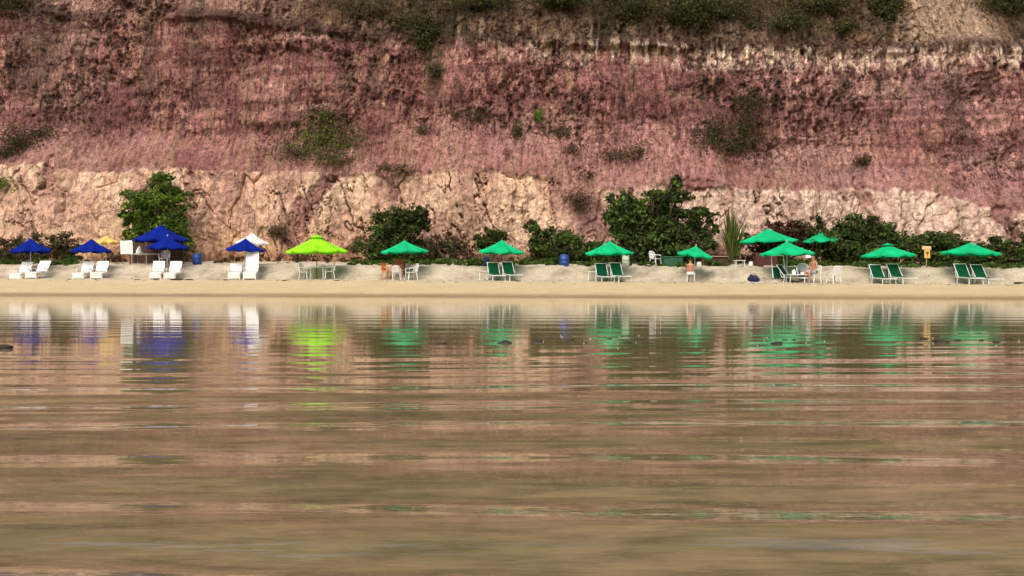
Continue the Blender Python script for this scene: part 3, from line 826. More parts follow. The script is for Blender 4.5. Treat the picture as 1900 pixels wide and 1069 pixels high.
# ------------------------------------------------------------------ beach furniture
def umbrella(label, xp, tip, left, right, rim, off, canvas, pole='pole_metal', vent=False, n=8, tilt=0.0, rot=0.2, group=None, base=None):
    X_, Y_ = atline(xp, off)
    z0 = float(sand(X_, Y_))
    s = Y_ / F
    zt_ = CAMZ + (HOR - tip) * s - z0; zr = CAMZ + (HOR - rim) * s - z0
    rad = (right - left) / 2 * s / (.97 if n == 8 else .95)
    e = empty('beach_umbrella', (X_, Y_, z0))
    h = zt_ - zr
    hub = np.array([0, 0, zr])
    mb = MB(); K = 5; V = []; rs = random.Random(int(xp))
    per = 4
    for i in range(K + 1):
        f = i / K
        for k in range(n * per):
            a_ = 2 * math.pi * k / (n * per) + rot
            ph = (k % per) / per
            mid = 4 * ph * (1 - ph)
            rr_ = rad * f * (1 - (1 - math.cos(math.pi / n)) * (1 if n > 4 else 1) * mid * (1.0)) * (1 - .05 * mid * f)
            zz = zr + h * (1 - f ** .93) - (.05 + .04 * rs.random()) * mid * f - .035 * math.sin(math.pi * f)
            V.append((rr_ * math.cos(a_), rr_ * math.sin(a_), zz + .012 * rs.uniform(-1, 1) * f))
    m_ = n * per
    for k in range(m_):                                   # short hem
        vx, vy, vz = V[K * m_ + k]
        V.append((vx * .995, vy * .995, vz - .07))
    fs = []
    for i in range(K + 1):
        for k in range(m_):
            fs.append((i * m_ + k, i * m_ + (k + 1) % m_, (i + 1) * m_ + (k + 1) % m_, (i + 1) * m_ + k))
    tilt = tilt + R(rs.uniform(-2.6, 2.6))
    ct = math.cos(tilt); st = math.sin(tilt)
    def tl(p):
        x_, y_, z_ = p[0], p[1], p[2] - zr
        return (x_ * ct + z_ * st, y_, zr - x_ * st + z_ * ct)
    mb.poly([tl(p) for p in V], fs)
    mb.build('canopy', canvas, e, smooth=False)
    if vent:
        mb = MB(); V = []
        for f in (0.02, 1.0):
            for k in range(n):
                a_ = 2 * math.pi * k / n + rot
                V.append(tl((rad * .24 * f * math.cos(a_), rad * .24 * f * math.sin(a_), zt_ + .05 - f * h * .20)))
        mb.poly(V, [(k, (k + 1) % n, n + (k + 1) % n, n + k) for k in range(n)]).build('vent_cap', canvas, e)
    for k in range(n):
        a_ = 2 * math.pi * k / n + rot
        MB().tube([tl((rad * f * math.cos(a_), rad * f * math.sin(a_), zr + h * (1 - f ** .93) - .035 * math.sin(math.pi * f) - .045)) for f in (.04, .25, .5, .75, .96)], .010, 5).build('rib', pole, e)
    MB().tube([(0, 0, -.25), (0, 0, zr), tl((0, 0, zt_ + .0))], .026, 8).build('pole', pole, e, smooth=True)
    MB().lathe([(.008, 0), (.035, .03), (.03, .07), (.006, .10)], 10, tl((0, 0, zt_ - .01))).build('finial', pole, e, smooth=True)
    return tag(e, label, 'umbrella', group)

UG = 'green parasols along the beach'
UBL = 'blue parasols at the left'
umbrella('leftmost blue parasol above two white loungers', 57, 442, 22, 93, 465, 1.7, 'canvas_blue', group=UBL)
umbrella('blue parasol in front of the yellow parasol', 170, 443, 137, 205, 465, 1.7, 'canvas_blue', rot=.5, group=UBL)
umbrella('pale yellow parasol half hidden behind a blue one', 197, 437, 172, 217, 449, 5.2, 'canvas_yellow')
umbrella('biggest blue parasol in front of the bright green tree', 298, 417, 247, 346, 445, 4.4, 'canvas_blue', 'pole_wood', group=UBL, rot=.1)
umbrella('low blue parasol overlapping the biggest blue one', 311, 438, 275, 348, 459, 2.2, 'canvas_blue', group=UBL)
umbrella('blue parasol in front of the white parasol', 455, 442, 421, 488, 463, 1.7, 'canvas_blue', group=UBL, rot=.3)
umbrella('white parasol half hidden behind a blue one', 468, 432, 438, 498, 450, 3.4, 'canvas_white')
umbrella('large lime green parasol with a vented top', 588, 437, 534, 645, 466, 1.0, 'canvas_lime', 'pole_wood', vent=True, rot=.12)
umbrella('green parasol above the orange and red chairs', 751, 446, 708, 794, 466, 1.2, 'canvas_green', 'pole_wood', group=UG)
umbrella('green parasol above the first pair of green loungers, centre', 931, 445, 888, 973, 467, 1.8, 'canvas_green', 'pole_wood', group=UG, rot=.3)
umbrella('green parasol in front of the large tree, left of its trunk', 1131, 447, 1086, 1176, 469, 1.8, 'canvas_green', 'pole_wood', group=UG, rot=.15)
umbrella('small tilted green parasol above a person seen from behind', 1289, 456, 1255, 1323, 473, 1.4, 'canvas_green', tilt=R(7), group=UG)
umbrella('biggest green parasol, beside the spiky plant', 1425, 424, 1374, 1482, 447, 5.2, 'canvas_green', 'pole_wood', group=UG, rot=.2)
umbrella('small green parasol farther back against the shrubs', 1522, 430, 1489, 1553, 446, 6.0, 'canvas_green', group=UG)
umbrella('green parasol above the group with the seated man', 1460, 448, 1412, 1509, 470, 1.6, 'canvas_green', group=UG, rot=.35)
umbrella('green parasol left of the yellow sign', 1647, 453, 1598, 1692, 473, 1.8, 'canvas_green', 'pole_wood', group=UG, vent=True)
umbrella('green parasol nearest the right edge of the picture', 1800, 450, 1749, 1850, 469, 1.8, 'canvas_green', 'pole_wood', group=UG, rot=.3)

# loungers: foot towards -Y
def white_lounger(back=47, tall=.72):
    e = empty('sun_lounger', (0, 0, 0))
    w = .64
    mb = MB()
    for s in (-1, 1):
        mb.box((s * (w / 2 - .02), -.45, .31), (.045, 1.35, .09))
    mb.box((0, -1.12, .31), (w, .045, .10)); mb.box((0, .22, .31), (w, .04, .09))
    mb.build('frame', 'white_plastic', e, bevel=.01)
    mb = MB()
    for k in range(11):
        mb.box((0, -1.06 + k * .113, .35), (w - .06, .095, .022))
    mb.build('seat', 'white_plastic', e, bevel=.005)
    a_ = R(back); mb = MB()
    d = np.array([0, math.cos(a_), math.sin(a_)])
    for k in range(6):
        c = np.array([0, .16, .37]) + d * (.08 + k * tall / 6)
        mb.box(c, (w - .1, tall / 6 - .014, .022), rx=a_)
    for s in (-1, 1):
        c = np.array([s * (w / 2 - .03), .16, .37]) + d * (tall / 2 + .03)
        mb.box(c, (.05, tall + .06, .04), rx=a_)
    c = np.array([0, .16, .37]) + d * (tall + .05)
    mb.box(c, (w, .06, .04), rx=a_)
    mb.build('backrest', 'white_plastic', e, bevel=.006)
    for s in (-1, 1):
        for yv in (-1.08, .2):
            MB().tube([(s * (w / 2 - .05), yv, .28), (s * (w / 2 - .03), yv + (.03 if yv > 0 else -.03), 0)], [.045, .032], 8).build('leg', 'white_plastic', e)
        MB().tube([(s * (w / 2 + .0), -.35, .33), (s * (w / 2 + .02), -.33, .54), (s * (w / 2 + .02), .05, .56), (s * (w / 2 - .02), .2, .44)], .026, 8).build('armrest', 'white_plastic', e, smooth=True)
    MB().box((0, -1.13, .17), (w - .14, .02, .22)).build('apron', 'white_plastic', e)
    return e

def green_lounger():
    e = empty('sun_lounger', (0, 0, 0))
    w = .66; a_ = R(50); d = np.array([0, math.cos(a_), math.sin(a_)])
    mb = MB()
    for s in (-1, 1):
        mb.box((s * w / 2, -.45, .33), (.035, 1.5, .045))
    mb.box((0, -1.19, .33), (w + .04, .035, .045)); mb.box((0, .29, .33), (w, .035, .04))
    mb.build('frame', 'white_paint', e, bevel=.006)
    mb = MB()
    for s in (-1, 1):
        mb.box(np.array([s * (w / 2 - .03), .12, .36]) + d * .40, (.03, .82, .035), rx=a_)
    mb.box(np.array([0, .12, .36]) + d * .80, (w - .02, .03, .035), rx=a_)
    mb.build('back_frame', 'white_paint', e, bevel=.008)
    V = []; ns = 7
    for i in range(ns + 1):
        f = i / ns
        for s in (-1, -.4, .4, 1):
            sag = .05 * math.sin(math.pi * f) * (1 - .5 * abs(s))
            c = np.array([s * (w / 2 - .04), .12, .37]) + d * (.80 * f) + np.array([0, math.sin(a_), -math.cos(a_)]) * sag
            V.append(c)
    fs = [(i * 4 + k, i * 4 + k + 1, (i + 1) * 4 + k + 1, (i + 1) * 4 + k) for i in range(ns) for k in range(3)]
    MB().poly(V, fs).build('back_sling', 'sling_green', e, smooth=True)
    V = []
    for i in range(ns + 1):
        f = i / ns
        for s in (-1, -.4, .4, 1):
            V.append((s * (w / 2 - .02), -1.17 + 1.29 * f, .365 - .04 * math.sin(math.pi * f) * (1 - .5 * abs(s))))
    MB().poly(V, fs).build('seat_sling', 'sling_green', e, smooth=True)
    for s in (-1, 1):
        for yv in (-1.05, .1):
            MB().tube([(s * (w / 2 - .01), yv, .31), (s * (w / 2 + .01), yv + (.06 if yv > 0 else -.04), 0)], .024, 8).build('leg', 'white_paint', e)
        MB().tube([(s * w / 2, .28, .34), (s * (w / 2 - .02), .40, .62)], .012, 6).build('brace', 'white_paint', e)
    return e

def put(e, xp, off, rz, label, cat, group=None, scale=1.0, dz=0.0):
    X_, Y_ = atline(xp, off)
    e.location = (X_, Y_, float(sand(X_, Y_)) + dz)
    e.rotation_euler = (e.rotation_euler[0], e.rotation_euler[1], R(rz))
    e.scale = (scale,) * 3
    if cat == 'sun lounger':
        e.rotation_euler[0] = R(2.5); e.rotation_euler[2] = R(rz) + math.atan2(-X_, Y_)
    return tag(e, label, cat, group)

wl = white_lounger()
WG = 'white plastic loungers'
spots = [(43, .8, -24, 'white lounger under the leftmost blue parasol, left of its pair'),
         (75, .8, -22, 'white lounger under the leftmost blue parasol, right of its pair'),
         (158, .8, -17, 'white lounger below the yellow parasol, left of its pair'),
         (187, .8, -16, 'white lounger below the yellow parasol, right of its pair'),
         (293, .8, -10, 'white lounger below the biggest blue parasol, left of its pair'),
         (323, .8, -10, 'white lounger below the biggest blue parasol, right of its pair')]
for i, (xp, off, rz, lab) in enumerate(spots):
    put(wl if i == 0 else copy_tree(wl), xp, off, rz + (2.5, -3.5, -2.0, 4.0, 3.0, -2.0)[i], lab, 'sun lounger', WG, .97)
lowl = white_lounger(38, .62)
put(lowl, 437, .8, -4, 'low backed white lounger just left of the tall stacked one', 'sun lounger', WG, .98)
tl_ = white_lounger(66, 1.0)
put(tl_, 467, .8, -5, 'white lounger with a tall upright back under the white parasol', 'sun lounger', WG, 1.06)
gl = green_lounger()
GG = 'green sling loungers with white frames'
spots = [(918, .8, 14, 'green lounger below the central parasol, left of its pair'),
         (946, .8, 14, 'green lounger below the central parasol, right of its pair'),
         (1119, .8, 16, 'green lounger in front of the large tree, left of its pair'),
         (1147, .8, 16, 'green lounger in front of the large tree, right of its pair'),
         (1632, .7, 26, 'green lounger left of the yellow sign, left of its pair'),
         (1666, .7, 26, 'green lounger left of the yellow sign, right of its pair'),
         (1791, .7, 28, 'green lounger below the rightmost parasol, left of its pair'),
         (1823, .7, 28, 'green lounger below the rightmost parasol, right of its pair')]
for i, (xp, off, rz, lab) in enumerate(spots):
    put(gl if i == 0 else copy_tree(gl), xp, off, rz + (3.0 if i % 2 else -2.0), lab, 'sun lounger', GG, .95)

def plastic_chair(mat, name='plastic_chair'):
    e = empty(name, (0, 0, 0))
    w = .48
    mb = MB(); V = []
    for i in range(5):
        for k in range(5):
            V.append(((k / 4 - .5) * w, (i / 4 - .55) * .46, .43 - .02 * math.sin(math.pi * k / 4)))
    fs = [(i * 5 + k, i * 5 + k + 1, (i + 1) * 5 + k + 1, (i + 1) * 5 + k) for i in range(4) for k in range(4)]
    o = mb.poly(V, fs).build('seat', mat, e, smooth=True)
    md = o.modifiers.new('thick', 'SOLIDIFY'); md.thickness = .03
    mb = MB()
    # round topped back with vertical slots
    for k in range(5):
        xk = (k - 2) * .085
        hz = .86 - .045 * (k - 2) ** 2 * .55
        mb.box((xk, .235 + .07, (.46 + hz) / 2), (.055, .022, hz - .46), rx=R(-10))
    arch = [(-.24, .20, .44), (-.25, .27, .70), (-.19, .315, .82), (-.09, .33, .865), (.09, .33, .865), (.19, .315, .82), (.25, .27, .70), (.24, .20, .44)]
    mb.tube(arch, .026, 6)
    mb.build('backrest', mat, e)
    for s in (-1, 1):
        for yv in (-.2, .2):
            MB().tube([(s * .21, yv, .43), (s * .25, yv * 1.3, 0)], [.032, .022], 6).build('leg', mat, e)
        MB().tube([(s * .24, -.20, .42), (s * .27, -.20, .62), (s * .27, .05, .65), (s * .25, .27, .66)], .024, 6).build('armrest', mat, e, smooth=True)
    return e

def low_table(mat, w=.5, d=.5, h=.45, round_=False, name='side_table', th=.03):
    e = empty(name, (0, 0, 0))
    if round_:
        MB().lathe([(w / 2 - .02, h - th), (w / 2, h - th), (w / 2, h), (w / 2 - .02, h)], 20).build('table_top', mat, e)
    else:
        MB().box((0, 0, h - th / 2), (w, d, th)).build('table_top', mat, e, bevel=.008)
    for sx in (-1, 1):
        for sy in (-1, 1):
            MB().tube([(sx * w * .38, sy * d * .38, h - th), (sx * w * .43, sy * d * .43, 0)], .02, 6).build('leg', mat, e)
    return e

pc = plastic_chair('white_plastic')
CG = 'white plastic armchairs'
put(pc, 567, .8, 70, 'white plastic chair left of the table under the lime parasol', 'chair', CG)
put(copy_tree(pc), 610, .8, -65, 'white plastic chair right of the table under the lime parasol', 'chair', CG)
put(copy_tree(pc), 763, .6, -60, 'white plastic chair rightmost under the green parasol with orange chairs', 'chair', CG)
put(copy_tree(pc), 737, .2, 175, 'white plastic chair with its back to the water beside the red chair', 'chair', CG, .85)
put(copy_tree(pc), 305, 4.4, 5, 'white plastic chair on the bank under the biggest blue parasol', 'chair', CG)
put(copy_tree(pc), 1216, 4.6, 40, 'pale plastic chair on the bank left of the dark green chest', 'chair', CG, .9)
put(copy_tree(pc), 1547, .5, 200, 'white round backed plastic chair right of the seated man', 'chair', CG, .95)
put(copy_tree(pc), 1489, 1.1, -20, 'white plastic chair with a towel beside the seated man', 'chair', CG)
put(plastic_chair('orange_plastic'), 720, .9, 60, 'orange plastic chair left under the green parasol', 'chair')
put(plastic_chair('red_plastic'), 739, 1.2, 0, 'red plastic chair in the middle under the green parasol', 'chair', scale=1.1)

put(low_table('white_plastic', .8, .8, .72, True, 'round_table'), 590, .95, 0, 'round white plastic table round the lime parasol pole', 'table')
st = low_table('white_paint', .45, .45, .48)
put(st, 897, .8, 0, 'small white side table left of the central green loungers', 'table', 'small white side tables')
put(copy_tree(st), 1098, .8, 0, 'small white side table left of the loungers before the large tree', 'table', 'small white side tables')
put(low_table('white_paint', .55, .4, .42), 1372, 3.3, 0, 'small white framed table on the bank near the spiky plant', 'table')
put(low_table('pale_wood', .75, .4, .55, name='wooden_bench'), 180, 4.4, 0, 'small pale wooden bench on the bank below the yellow parasol', 'bench')
put(low_table('white_paint', 1.15, .6, .40), 1480, .45, 6, 'low white table with dark gap beneath in the seated group', 'table')

def barrel(mat, label, xp, off, r=.27, h=.62, cat='barrel'):
    e = empty('plastic_barrel', (0, 0, 0))
    MB().lathe([(r * .9, 0), (r, .04), (r * 1.0, h * .3), (r * 1.06, h * .33), (r, h * .37), (r, h * .63), (r * 1.06, h * .66), (r, h * .7), (r, h - .06), (r * .9, h)], 18).build('drum', mat, e, smooth=True)
    MB().lathe([(r * .93, h - .02), (r * .95, h + .02), (r * .93, h + .035), (.02, h + .035)], 18).build('rim', mat, e, smooth=True)
    return put(e, xp, off, 0, label, cat)
barrel('blue_plastic', 'blue plastic barrel on the bank right of the biggest blue parasol', 366, 3.6, .26, .58)
barrel('blue_plastic', 'blue plastic barrel on the bank beside the sloping hedge', 1047, 3.7, .26, .62)
barrel('navy_cloth', 'dark blue bin just left of the central green loungers', 902, 3.2, .17, .42, 'bin')
barrel('pale_green_plastic', 'pale green drum on the bank behind the loungers before the large tree', 1161, 3.5, .19, .55, 'drum')
barrel('white_plastic', 'small white bucket on the bank right of the white framed table', 1393, 3.3, .11, .22, 'bucket')
barrel('white_plastic', 'small white tub on the bank beside the tilted parasol', 1297, 3.0, .12, .24, 'tub')

# stall of dark planks under the biggest blue parasol
X_, Y_ = atline(290, 5.2)
e = empty('beach_stall', (X_, Y_, float(sand(X_, Y_)))); tag(e, 'dark wooden stall of upright planks under the biggest blue parasol', 'stall')
for k in range(15):
    MB().box((-1.6 + k * .215, .35 + .012 * (k % 3), .55 + .03 * ((k * 7) % 5)), (.19, .03, 1.1 + .06 * ((k * 7) % 5))).build('plank', 'dark_wood', e)
for s in (-1.65, -.2, 1.5):
    MB().tube([(s, .25, -.3), (s, .25, 1.35)], .04, 7).build('post', 'dark_wood', e)
MB().tube([(-1.3, -.6, .52), (.6, -.6, .52)], .028, 6).build('rail', 'pole_metal', e)
for s in (-1.2, -.35, .5):
    MB().tube([(s, -.6, -.2), (s, -.6, .52)], .022, 6).build('rail_post', 'pole_metal', e)
# white board on two posts
X_, Y_ = atline(235, 4.6)
e = empty('notice_board', (X_, Y_, float(sand(X_, Y_)))); tag(e, 'blank white board on thin posts left of the biggest blue parasol', 'board')
MB().box((0, 0, 1.02), (.74, .03, .80), ry=R(-2)).build('panel', 'white_paint', e, bevel=.006)
for s in (-.25, .22):
    MB().tube([(s, .03, -.2), (s, .03, 1.3)], .022, 6).build('post', 'pole_wood', e)
# hanging white bag
X_, Y_ = atline(259, 4.6)
e = empty('hanging_bag', (X_, Y_, float(sand(X_, Y_)))); tag(e, 'white bag hanging from a hooked stick beside the white board', 'bag')
MB().lathe([(.02, 1.12), (.10, 1.02), (.20, .82), (.21, .66), (.12, .58)], 12).build('bag', 'towel_white', e, smooth=True)
MB().tube([(.0, .06, -.2), (0, .06, 1.42), (0, 0, 1.46), (0, -.02, 1.12)], .014, 5).build('stick', 'pole_wood', e)
# white folded cushion on the tall lounger's back: a stacked second back
X_, Y_ = atline(466, 2.4)
e = empty('folded_lounger', (X_, Y_, float(sand(X_, Y_)))); tag(e, 'second white lounger stood on end behind the tall backed one', 'sun lounger')
for s in (-.3, .3):
    MB().box((s, .12, .68), (.05, .06, 1.36), rx=R(-6)).build('side_rail', 'white_plastic', e)
for k in range(9):
    MB().box((0, .05 + .015 * k, .22 + .135 * k), (.56, .025, .105), rx=R(-6)).build('slat', 'white_plastic', e)
# chest, counter and cabinet behind the bank
X_, Y_ = atline(1248, 4.2)
e = empty('storage_chest', (X_, Y_, float(sand(X_, Y_)))); tag(e, 'low dark green chest on the bank below the large tree', 'chest')
MB().box((0, 0, .24), (1.02, .5, .48)).build('body', 'dark_green_paint', e, bevel=.02)
MB().box((0, -.01, .51), (1.06, .54, .06)).build('lid', 'dark_green_paint', e, bevel=.015)
X_, Y_ = atline(1325, 4.6)
e = empty('wooden_counter', (X_, Y_, float(sand(X_, Y_)))); tag(e, 'low dark red wooden counter with a pale top left of the spiky plant', 'counter')
for k in range(7):
    MB().box((-.6 + k * .2, 0, .24), (.18, .03, .48)).build('plank', 'dark_wood' if k % 2 else 'red_paint', e)
MB().box((0, .05, .505), (1.45, .34, .04)).build('counter_top', 'pale_wood', e)
X_, Y_ = atline(1420, 4.0)
e = empty('red_cabinet', (X_, Y_, float(sand(X_, Y_)))); tag(e, 'dark red cabinet in the shade under the biggest green parasol', 'cabinet')
MB().box((0, 0, .36), (1.15, .45, .72)).build('body', 'red_paint', e, bevel=.012)
for s in (-.29, .29):
    d_ = MB().box((s, -.236, .36), (.52, .02, .62)).build('door', 'red_paint', e, bevel=.006)
    MB().box((s * .25, -.255, .4), (.02, .02, .10)).build('handle', 'dark_cloth', d_)

# sign
X_, Y_ = atline(1719, 3.6)
e = empty('beach_sign', (X_, Y_, float(sand(X_, Y_)))); tag(e, 'narrow yellow sign with a tan header board on a pale post', 'sign')
MB().tube([(0, .03, -.3), (.01, .03, 1.05)], .024, 8).build('post', 'pale_wood', e)
MB().box((0, 0, 1.0), (.46, .035, .18), ry=R(3)).build('header_board', 'tan_paint', e, bevel=.006)
sb_ = MB().box((.03, 0, .69), (.29, .03, .42), ry=R(-2)).build('sign_board', 'yellow_paint', e, bevel=.006)
MB().poly([(-.04, -.0175, .80), (.11, -.0175, .80), (.10, -.0175, .72), (.06, -.0175, .66), (.055, -.0175, .56), (.02, -.0175, .56), (.03, -.0175, .66), (-.03, -.0175, .72)],
          [(0, 1, 2, 7), (7, 2, 3, 6), (6, 3, 4, 5)]).build('painted_mark', 'brown_paint', sb_)

# upright white frame with green cloth in the group
X_, Y_ = atline(1444, 1.4)
e = empty('upright_lounger', (X_, Y_, float(sand(X_, Y_)))); tag(e, 'white framed green lounger tipped upright in the seated group', 'sun lounger')
for s in (-.31, .31):
    MB().tube([(s, -.2, 0), (s, 0, .55), (s * .95, .18, 1.12)], .026, 7).build('side_rail', 'white_paint', e)
MB().tube([(-.30, .18, 1.12), (.30, .18, 1.12)], .026, 7).build('top_rail', 'white_paint', e)
MB().tube([(-.31, 0, .55), (.31, 0, .55)], .022, 7).build('cross_rail', 'white_paint', e)
MB().poly([(-.28, -.19, .03), (.28, -.19, .03), (.28, -.03, .53), (-.28, -.03, .53)], [(0, 1, 2, 3)]).build('sling', 'sling_green', e)
MB().tube([(.1, .02, .55), (.2, .35, 0)], .02, 6).build('strut', 'white_paint', e)
# green deck chair beside it
dc = copy_tree(gl); put(dc, 1464, .9, 62, 'green lounger under the seated group parasol', 'sun lounger', GG, .9)

def lump(name, label, cat, loc, r, mat, seed, flat=.6, group=None, rz=0.0, sub=2):
    rgl = np.random.default_rng(seed)
    V = []; nth, nph = 9, 14
    for i in range(nth + 1):
        th = math.pi * i / nth
        for k in range(nph):
            ph = 2 * math.pi * k / nph
            d_ = np.array([math.sin(th) * math.cos(ph), math.sin(th) * math.sin(ph), math.cos(th)])
            q_ = 1 + .55 * (float(fbm(d_[0] * 1.4 + seed * 3.1 + d_[2], d_[1] * 1.4 + d_[2] * 1.3 + 9, 3, seed)) - .5) * 2
            V.append((d_[0] * r * q_, d_[1] * r * .8 * q_, d_[2] * r * flat * q_))
    fs = [(i * nph + k, i * nph + (k + 1) % nph, (i + 1) * nph + (k + 1) % nph, (i + 1) * nph + k) for i in range(nth) for k in range(nph)]
    o = MB().poly(V, fs).build(name, mat, None, smooth=True)
    o.location = loc; o.rotation_euler = (0, 0, rz)
    return tag(o, label, cat, group)

# cloths, bags
X_, Y_ = atline(1397, .3)
e = empty('beach_bag', (X_, Y_, float(sand(X_, Y_)))); tag(e, 'dark navy bag slumped on a pale towel on the sand', 'bag')
o = lump('bag', None, None, (0, 0, .17), .30, 'navy_cloth', 5, .62); o.parent = e
o = MB().box((.05, -.12, .012), (.75, .5, .025)).build('towel', 'towel_white', e, bevel=.01)
MB().tube([(-.18, -.05, .28), (-.1, -.16, .42), (.1, -.16, .42), (.2, -.05, .27)], .015, 5).build('strap', 'navy_cloth', e, smooth=True)
X_, Y_ = atline(1489, 1.0)
Z_ = float(sand(X_, Y_))
V = []
for i in range(7):
    f = i / 6
    for k in range(4):
        V.append(((k / 3 - .5) * .42, [-.30, -.27, -.1, .08, .19, .25, .30][i], [.30, .46, .47, .47, .52, .70, .86][i] + .008 * math.sin(k * 3 + i)))
o = MB().poly(V, [(i * 4 + k, i * 4 + k + 1, (i + 1) * 4 + k + 1, (i + 1) * 4 + k) for i in range(6) for k in range(3)]).build('towel', 'grey_cloth', None, smooth=True)
o.location = (X_, Y_ + .1, Z_ + .01); o.rotation_euler = (0, 0, R(-20)); tag(o, 'grey towel draped over a white chair beside the seated man', 'towel')
Xb, Yb = atline(1473, .45); zb_ = float(sand(Xb, Yb)) + .405
def item(name, label, cat, prof, mat, dx, dy):
    o_ = MB().lathe(prof, 14).build(name, mat, None, smooth=True)
    o_.location = (Xb + dx, Yb + dy, zb_); return tag(o_, label, cat)
item('cooler_jug', 'white jug on the low table in the seated group', 'jug', [(.07, 0), (.10, .02), (.10, .16), (.05, .21), (.04, .25)], 'white_plastic', .0, 0)
item('drink_bottle', 'dark bottle on the low table in the seated group', 'bottle', [(.035, 0), (.04, .02), (.04, .17), (.015, .22), (.015, .28)], 'dark_cloth', .3, .05)
item('food_box', 'white box of food on the low table near the seated man', 'box', [(.10, 0), (.12, .02), (.13, .09), (.09, .10)], 'towel_white', .42, -.08)
# white hat on a stick
X_, Y_ = atline(1500, 4.4)
e = empty('hat_stand', (X_, Y_, float(sand(X_, Y_)))); tag(e, 'white sun hat hung on a thin pole behind the seated man', 'hat')
MB().tube([(0, .05, -.2), (0, .05, .78)], .014, 6).build('pole', 'pole_wood', e)
MB().lathe([(.24, .44), (.15, .49), (.13, .60), (.06, .66)], 14).build('hat', 'towel_white', e, smooth=True)

# ------------------------------------------------------------------ people
def person(name, label, loc, rz, joints, edges, shorts, hair_r, root, skin='skin', cloth='grey_cloth'):
    e = empty(name, loc, rz)
    keys = list(joints)
    me = bpy.data.meshes.new('body')
    me.from_pydata([joints[k][:3] for k in keys], [(keys.index(a_), keys.index(b_)) for a_, b_ in edges], [])
    o = bpy.data.objects.new('body', me); COL.objects.link(o); o.parent = e
    me.materials.append(M[skin])
    md = o.modifiers.new('skin', 'SKIN'); md.use_smooth_shade = True
    for i, k in enumerate(keys):
        r_ = joints[k][3]
        me.skin_vertices[0].data[i].radius = (r_, joints[k][4] if len(joints[k]) > 4 else r_)
        me.skin_vertices[0].data[i].use_root = (k == root)
    sd = o.modifiers.new('sub', 'SUBSURF'); sd.levels = 2; sd.render_levels = 2
    h = joints['head']
    hb = MB(); V = []; nth, nph = 7, 14
    for i in range(nth + 1):
        th = 1.75 * i / nth
        for k in range(nph):
            ph = 2 * math.pi * k / nph
            front = max(0, -math.sin(ph))
            t2 = th * (1 - .42 * front)
            V.append((h[0] + hair_r * .92 * math.sin(t2) * math.cos(ph), h[1] + .015 + hair_r * 1.05 * math.sin(t2) * math.sin(ph), h[2] + .015 + hair_r * 1.12 * math.cos(t2)))
    hb.poly(V, [(i * nph + k, i * nph + (k + 1) % nph, (i + 1) * nph + (k + 1) % nph, (i + 1) * nph + k) for i in range(nth) for k in range(nph)])
    hb.build('hair', 'hair', e, smooth=True)
    fb = MB()
    for s in (-1, 1):
        fb.tube([(h[0] + s * .032, h[1] - .088, h[2] + .0), (h[0] + s * .032, h[1] - .10, h[2] + .0)], .011, 6)
    fb.tube([(h[0] - .025, h[1] - .092, h[2] - .065), (h[0] + .025, h[1] - .092, h[2] - .065)], .006, 5)
    fb.build('eyes_and_mouth', 'hair', e)
    MB().tube([(h[0], h[1] - .085, h[2] + .02), (h[0], h[1] - .125, h[2] - .03), (h[0], h[1] - .09, h[2] - .04)], [.008, .017, .01], 6).build('nose', skin, e, smooth=True)
    for s in (-1, 1):
        MB().lathe([(.004, -.03), (.016, -.02), (.018, .02), (.005, .033)], 8, (h[0] + s * .092, h[1] + .01, h[2])).build('ear', skin, e, smooth=True)
    for seg in shorts:
        MB().tube([s_[:3] for s_ in seg], [s_[3] for s_ in seg], 14).build('shorts', cloth, e, smooth=True)
    return tag(e, label, 'person')

def seated(arm_fwd=.28, lean=.0):
    J = {'pelvis': (0, 0, .50, .135, .12), 'waist': (0, .02 - lean * .3, .66, .125, .10), 'chest': (0, .04 - lean * .7, .86, .15, .11), 'neckb': (0, .04 - lean, 1.00, .085, .08),
         'neck': (0, .03 - lean, 1.07, .052), 'jaw': (0, .0 - lean, 1.14, .075, .08), 'head': (0, .0 - lean, 1.22, .088, .10), 'crown': (0, .01 - lean, 1.30, .06, .07)}
    E = [('pelvis', 'waist'), ('waist', 'chest'), ('chest', 'neckb'), ('neckb', 'neck'), ('neck', 'jaw'), ('jaw', 'head'), ('head', 'crown')]
    for s, n in ((-1, 'l'), (1, 'r')):
        J['sh' + n] = (s * .18, .04 - lean, .95, .06); J['el' + n] = (s * .25, -.02 - lean, .69, .042); J['wr' + n] = (s * .20, -arm_fwd, .60, .028); J['pa' + n] = (s * .19, -arm_fwd - .07, .585, .036, .018)
        E += [('neckb', 'sh' + n), ('sh' + n, 'el' + n), ('el' + n, 'wr' + n), ('wr' + n, 'pa' + n)]
        for f, (dx, ln) in enumerate(((-.03, .075), (-.01, .09), (.01, .085), (.03, .065))):
            J['f%d%s' % (f, n)] = (s * .19 + dx, -arm_fwd - .07 - ln, .57, .009); E.append(('pa' + n, 'f%d%s' % (f, n)))
        J['th' + n] = (s * .19 - s * .055, -arm_fwd - .09, .59, .010); E.append(('pa' + n, 'th' + n))
        J['hi' + n] = (s * .10, -.02, .50, .095); J['kn' + n] = (s * .14, -.44, .50, .062); J['ca' + n] = (s * .14, -.44, .32, .058); J['an' + n] = (s * .14, -.42, .08, .036); J['to' + n] = (s * .15, -.58, .035, .032)
        E += [('pelvis', 'hi' + n), ('hi' + n, 'kn' + n), ('kn' + n, 'ca' + n), ('ca' + n, 'an' + n), ('an' + n, 'to' + n)]
    S = [[(s * .09, .04, .51, .12), (s * .11, -.18, .515, .105), (s * .13, -.34, .51, .09)] for s in (-1, 1)] + [[(0, .02, .44, .15), (0, .03, .58, .15)]]
    return J, E, S
pc2 = copy_tree(pc)
put(pc2, 1510, .45, -62, 'white plastic chair under the seated shirtless man', 'chair', CG, .95)
J, E, S = seated(.26, .06)
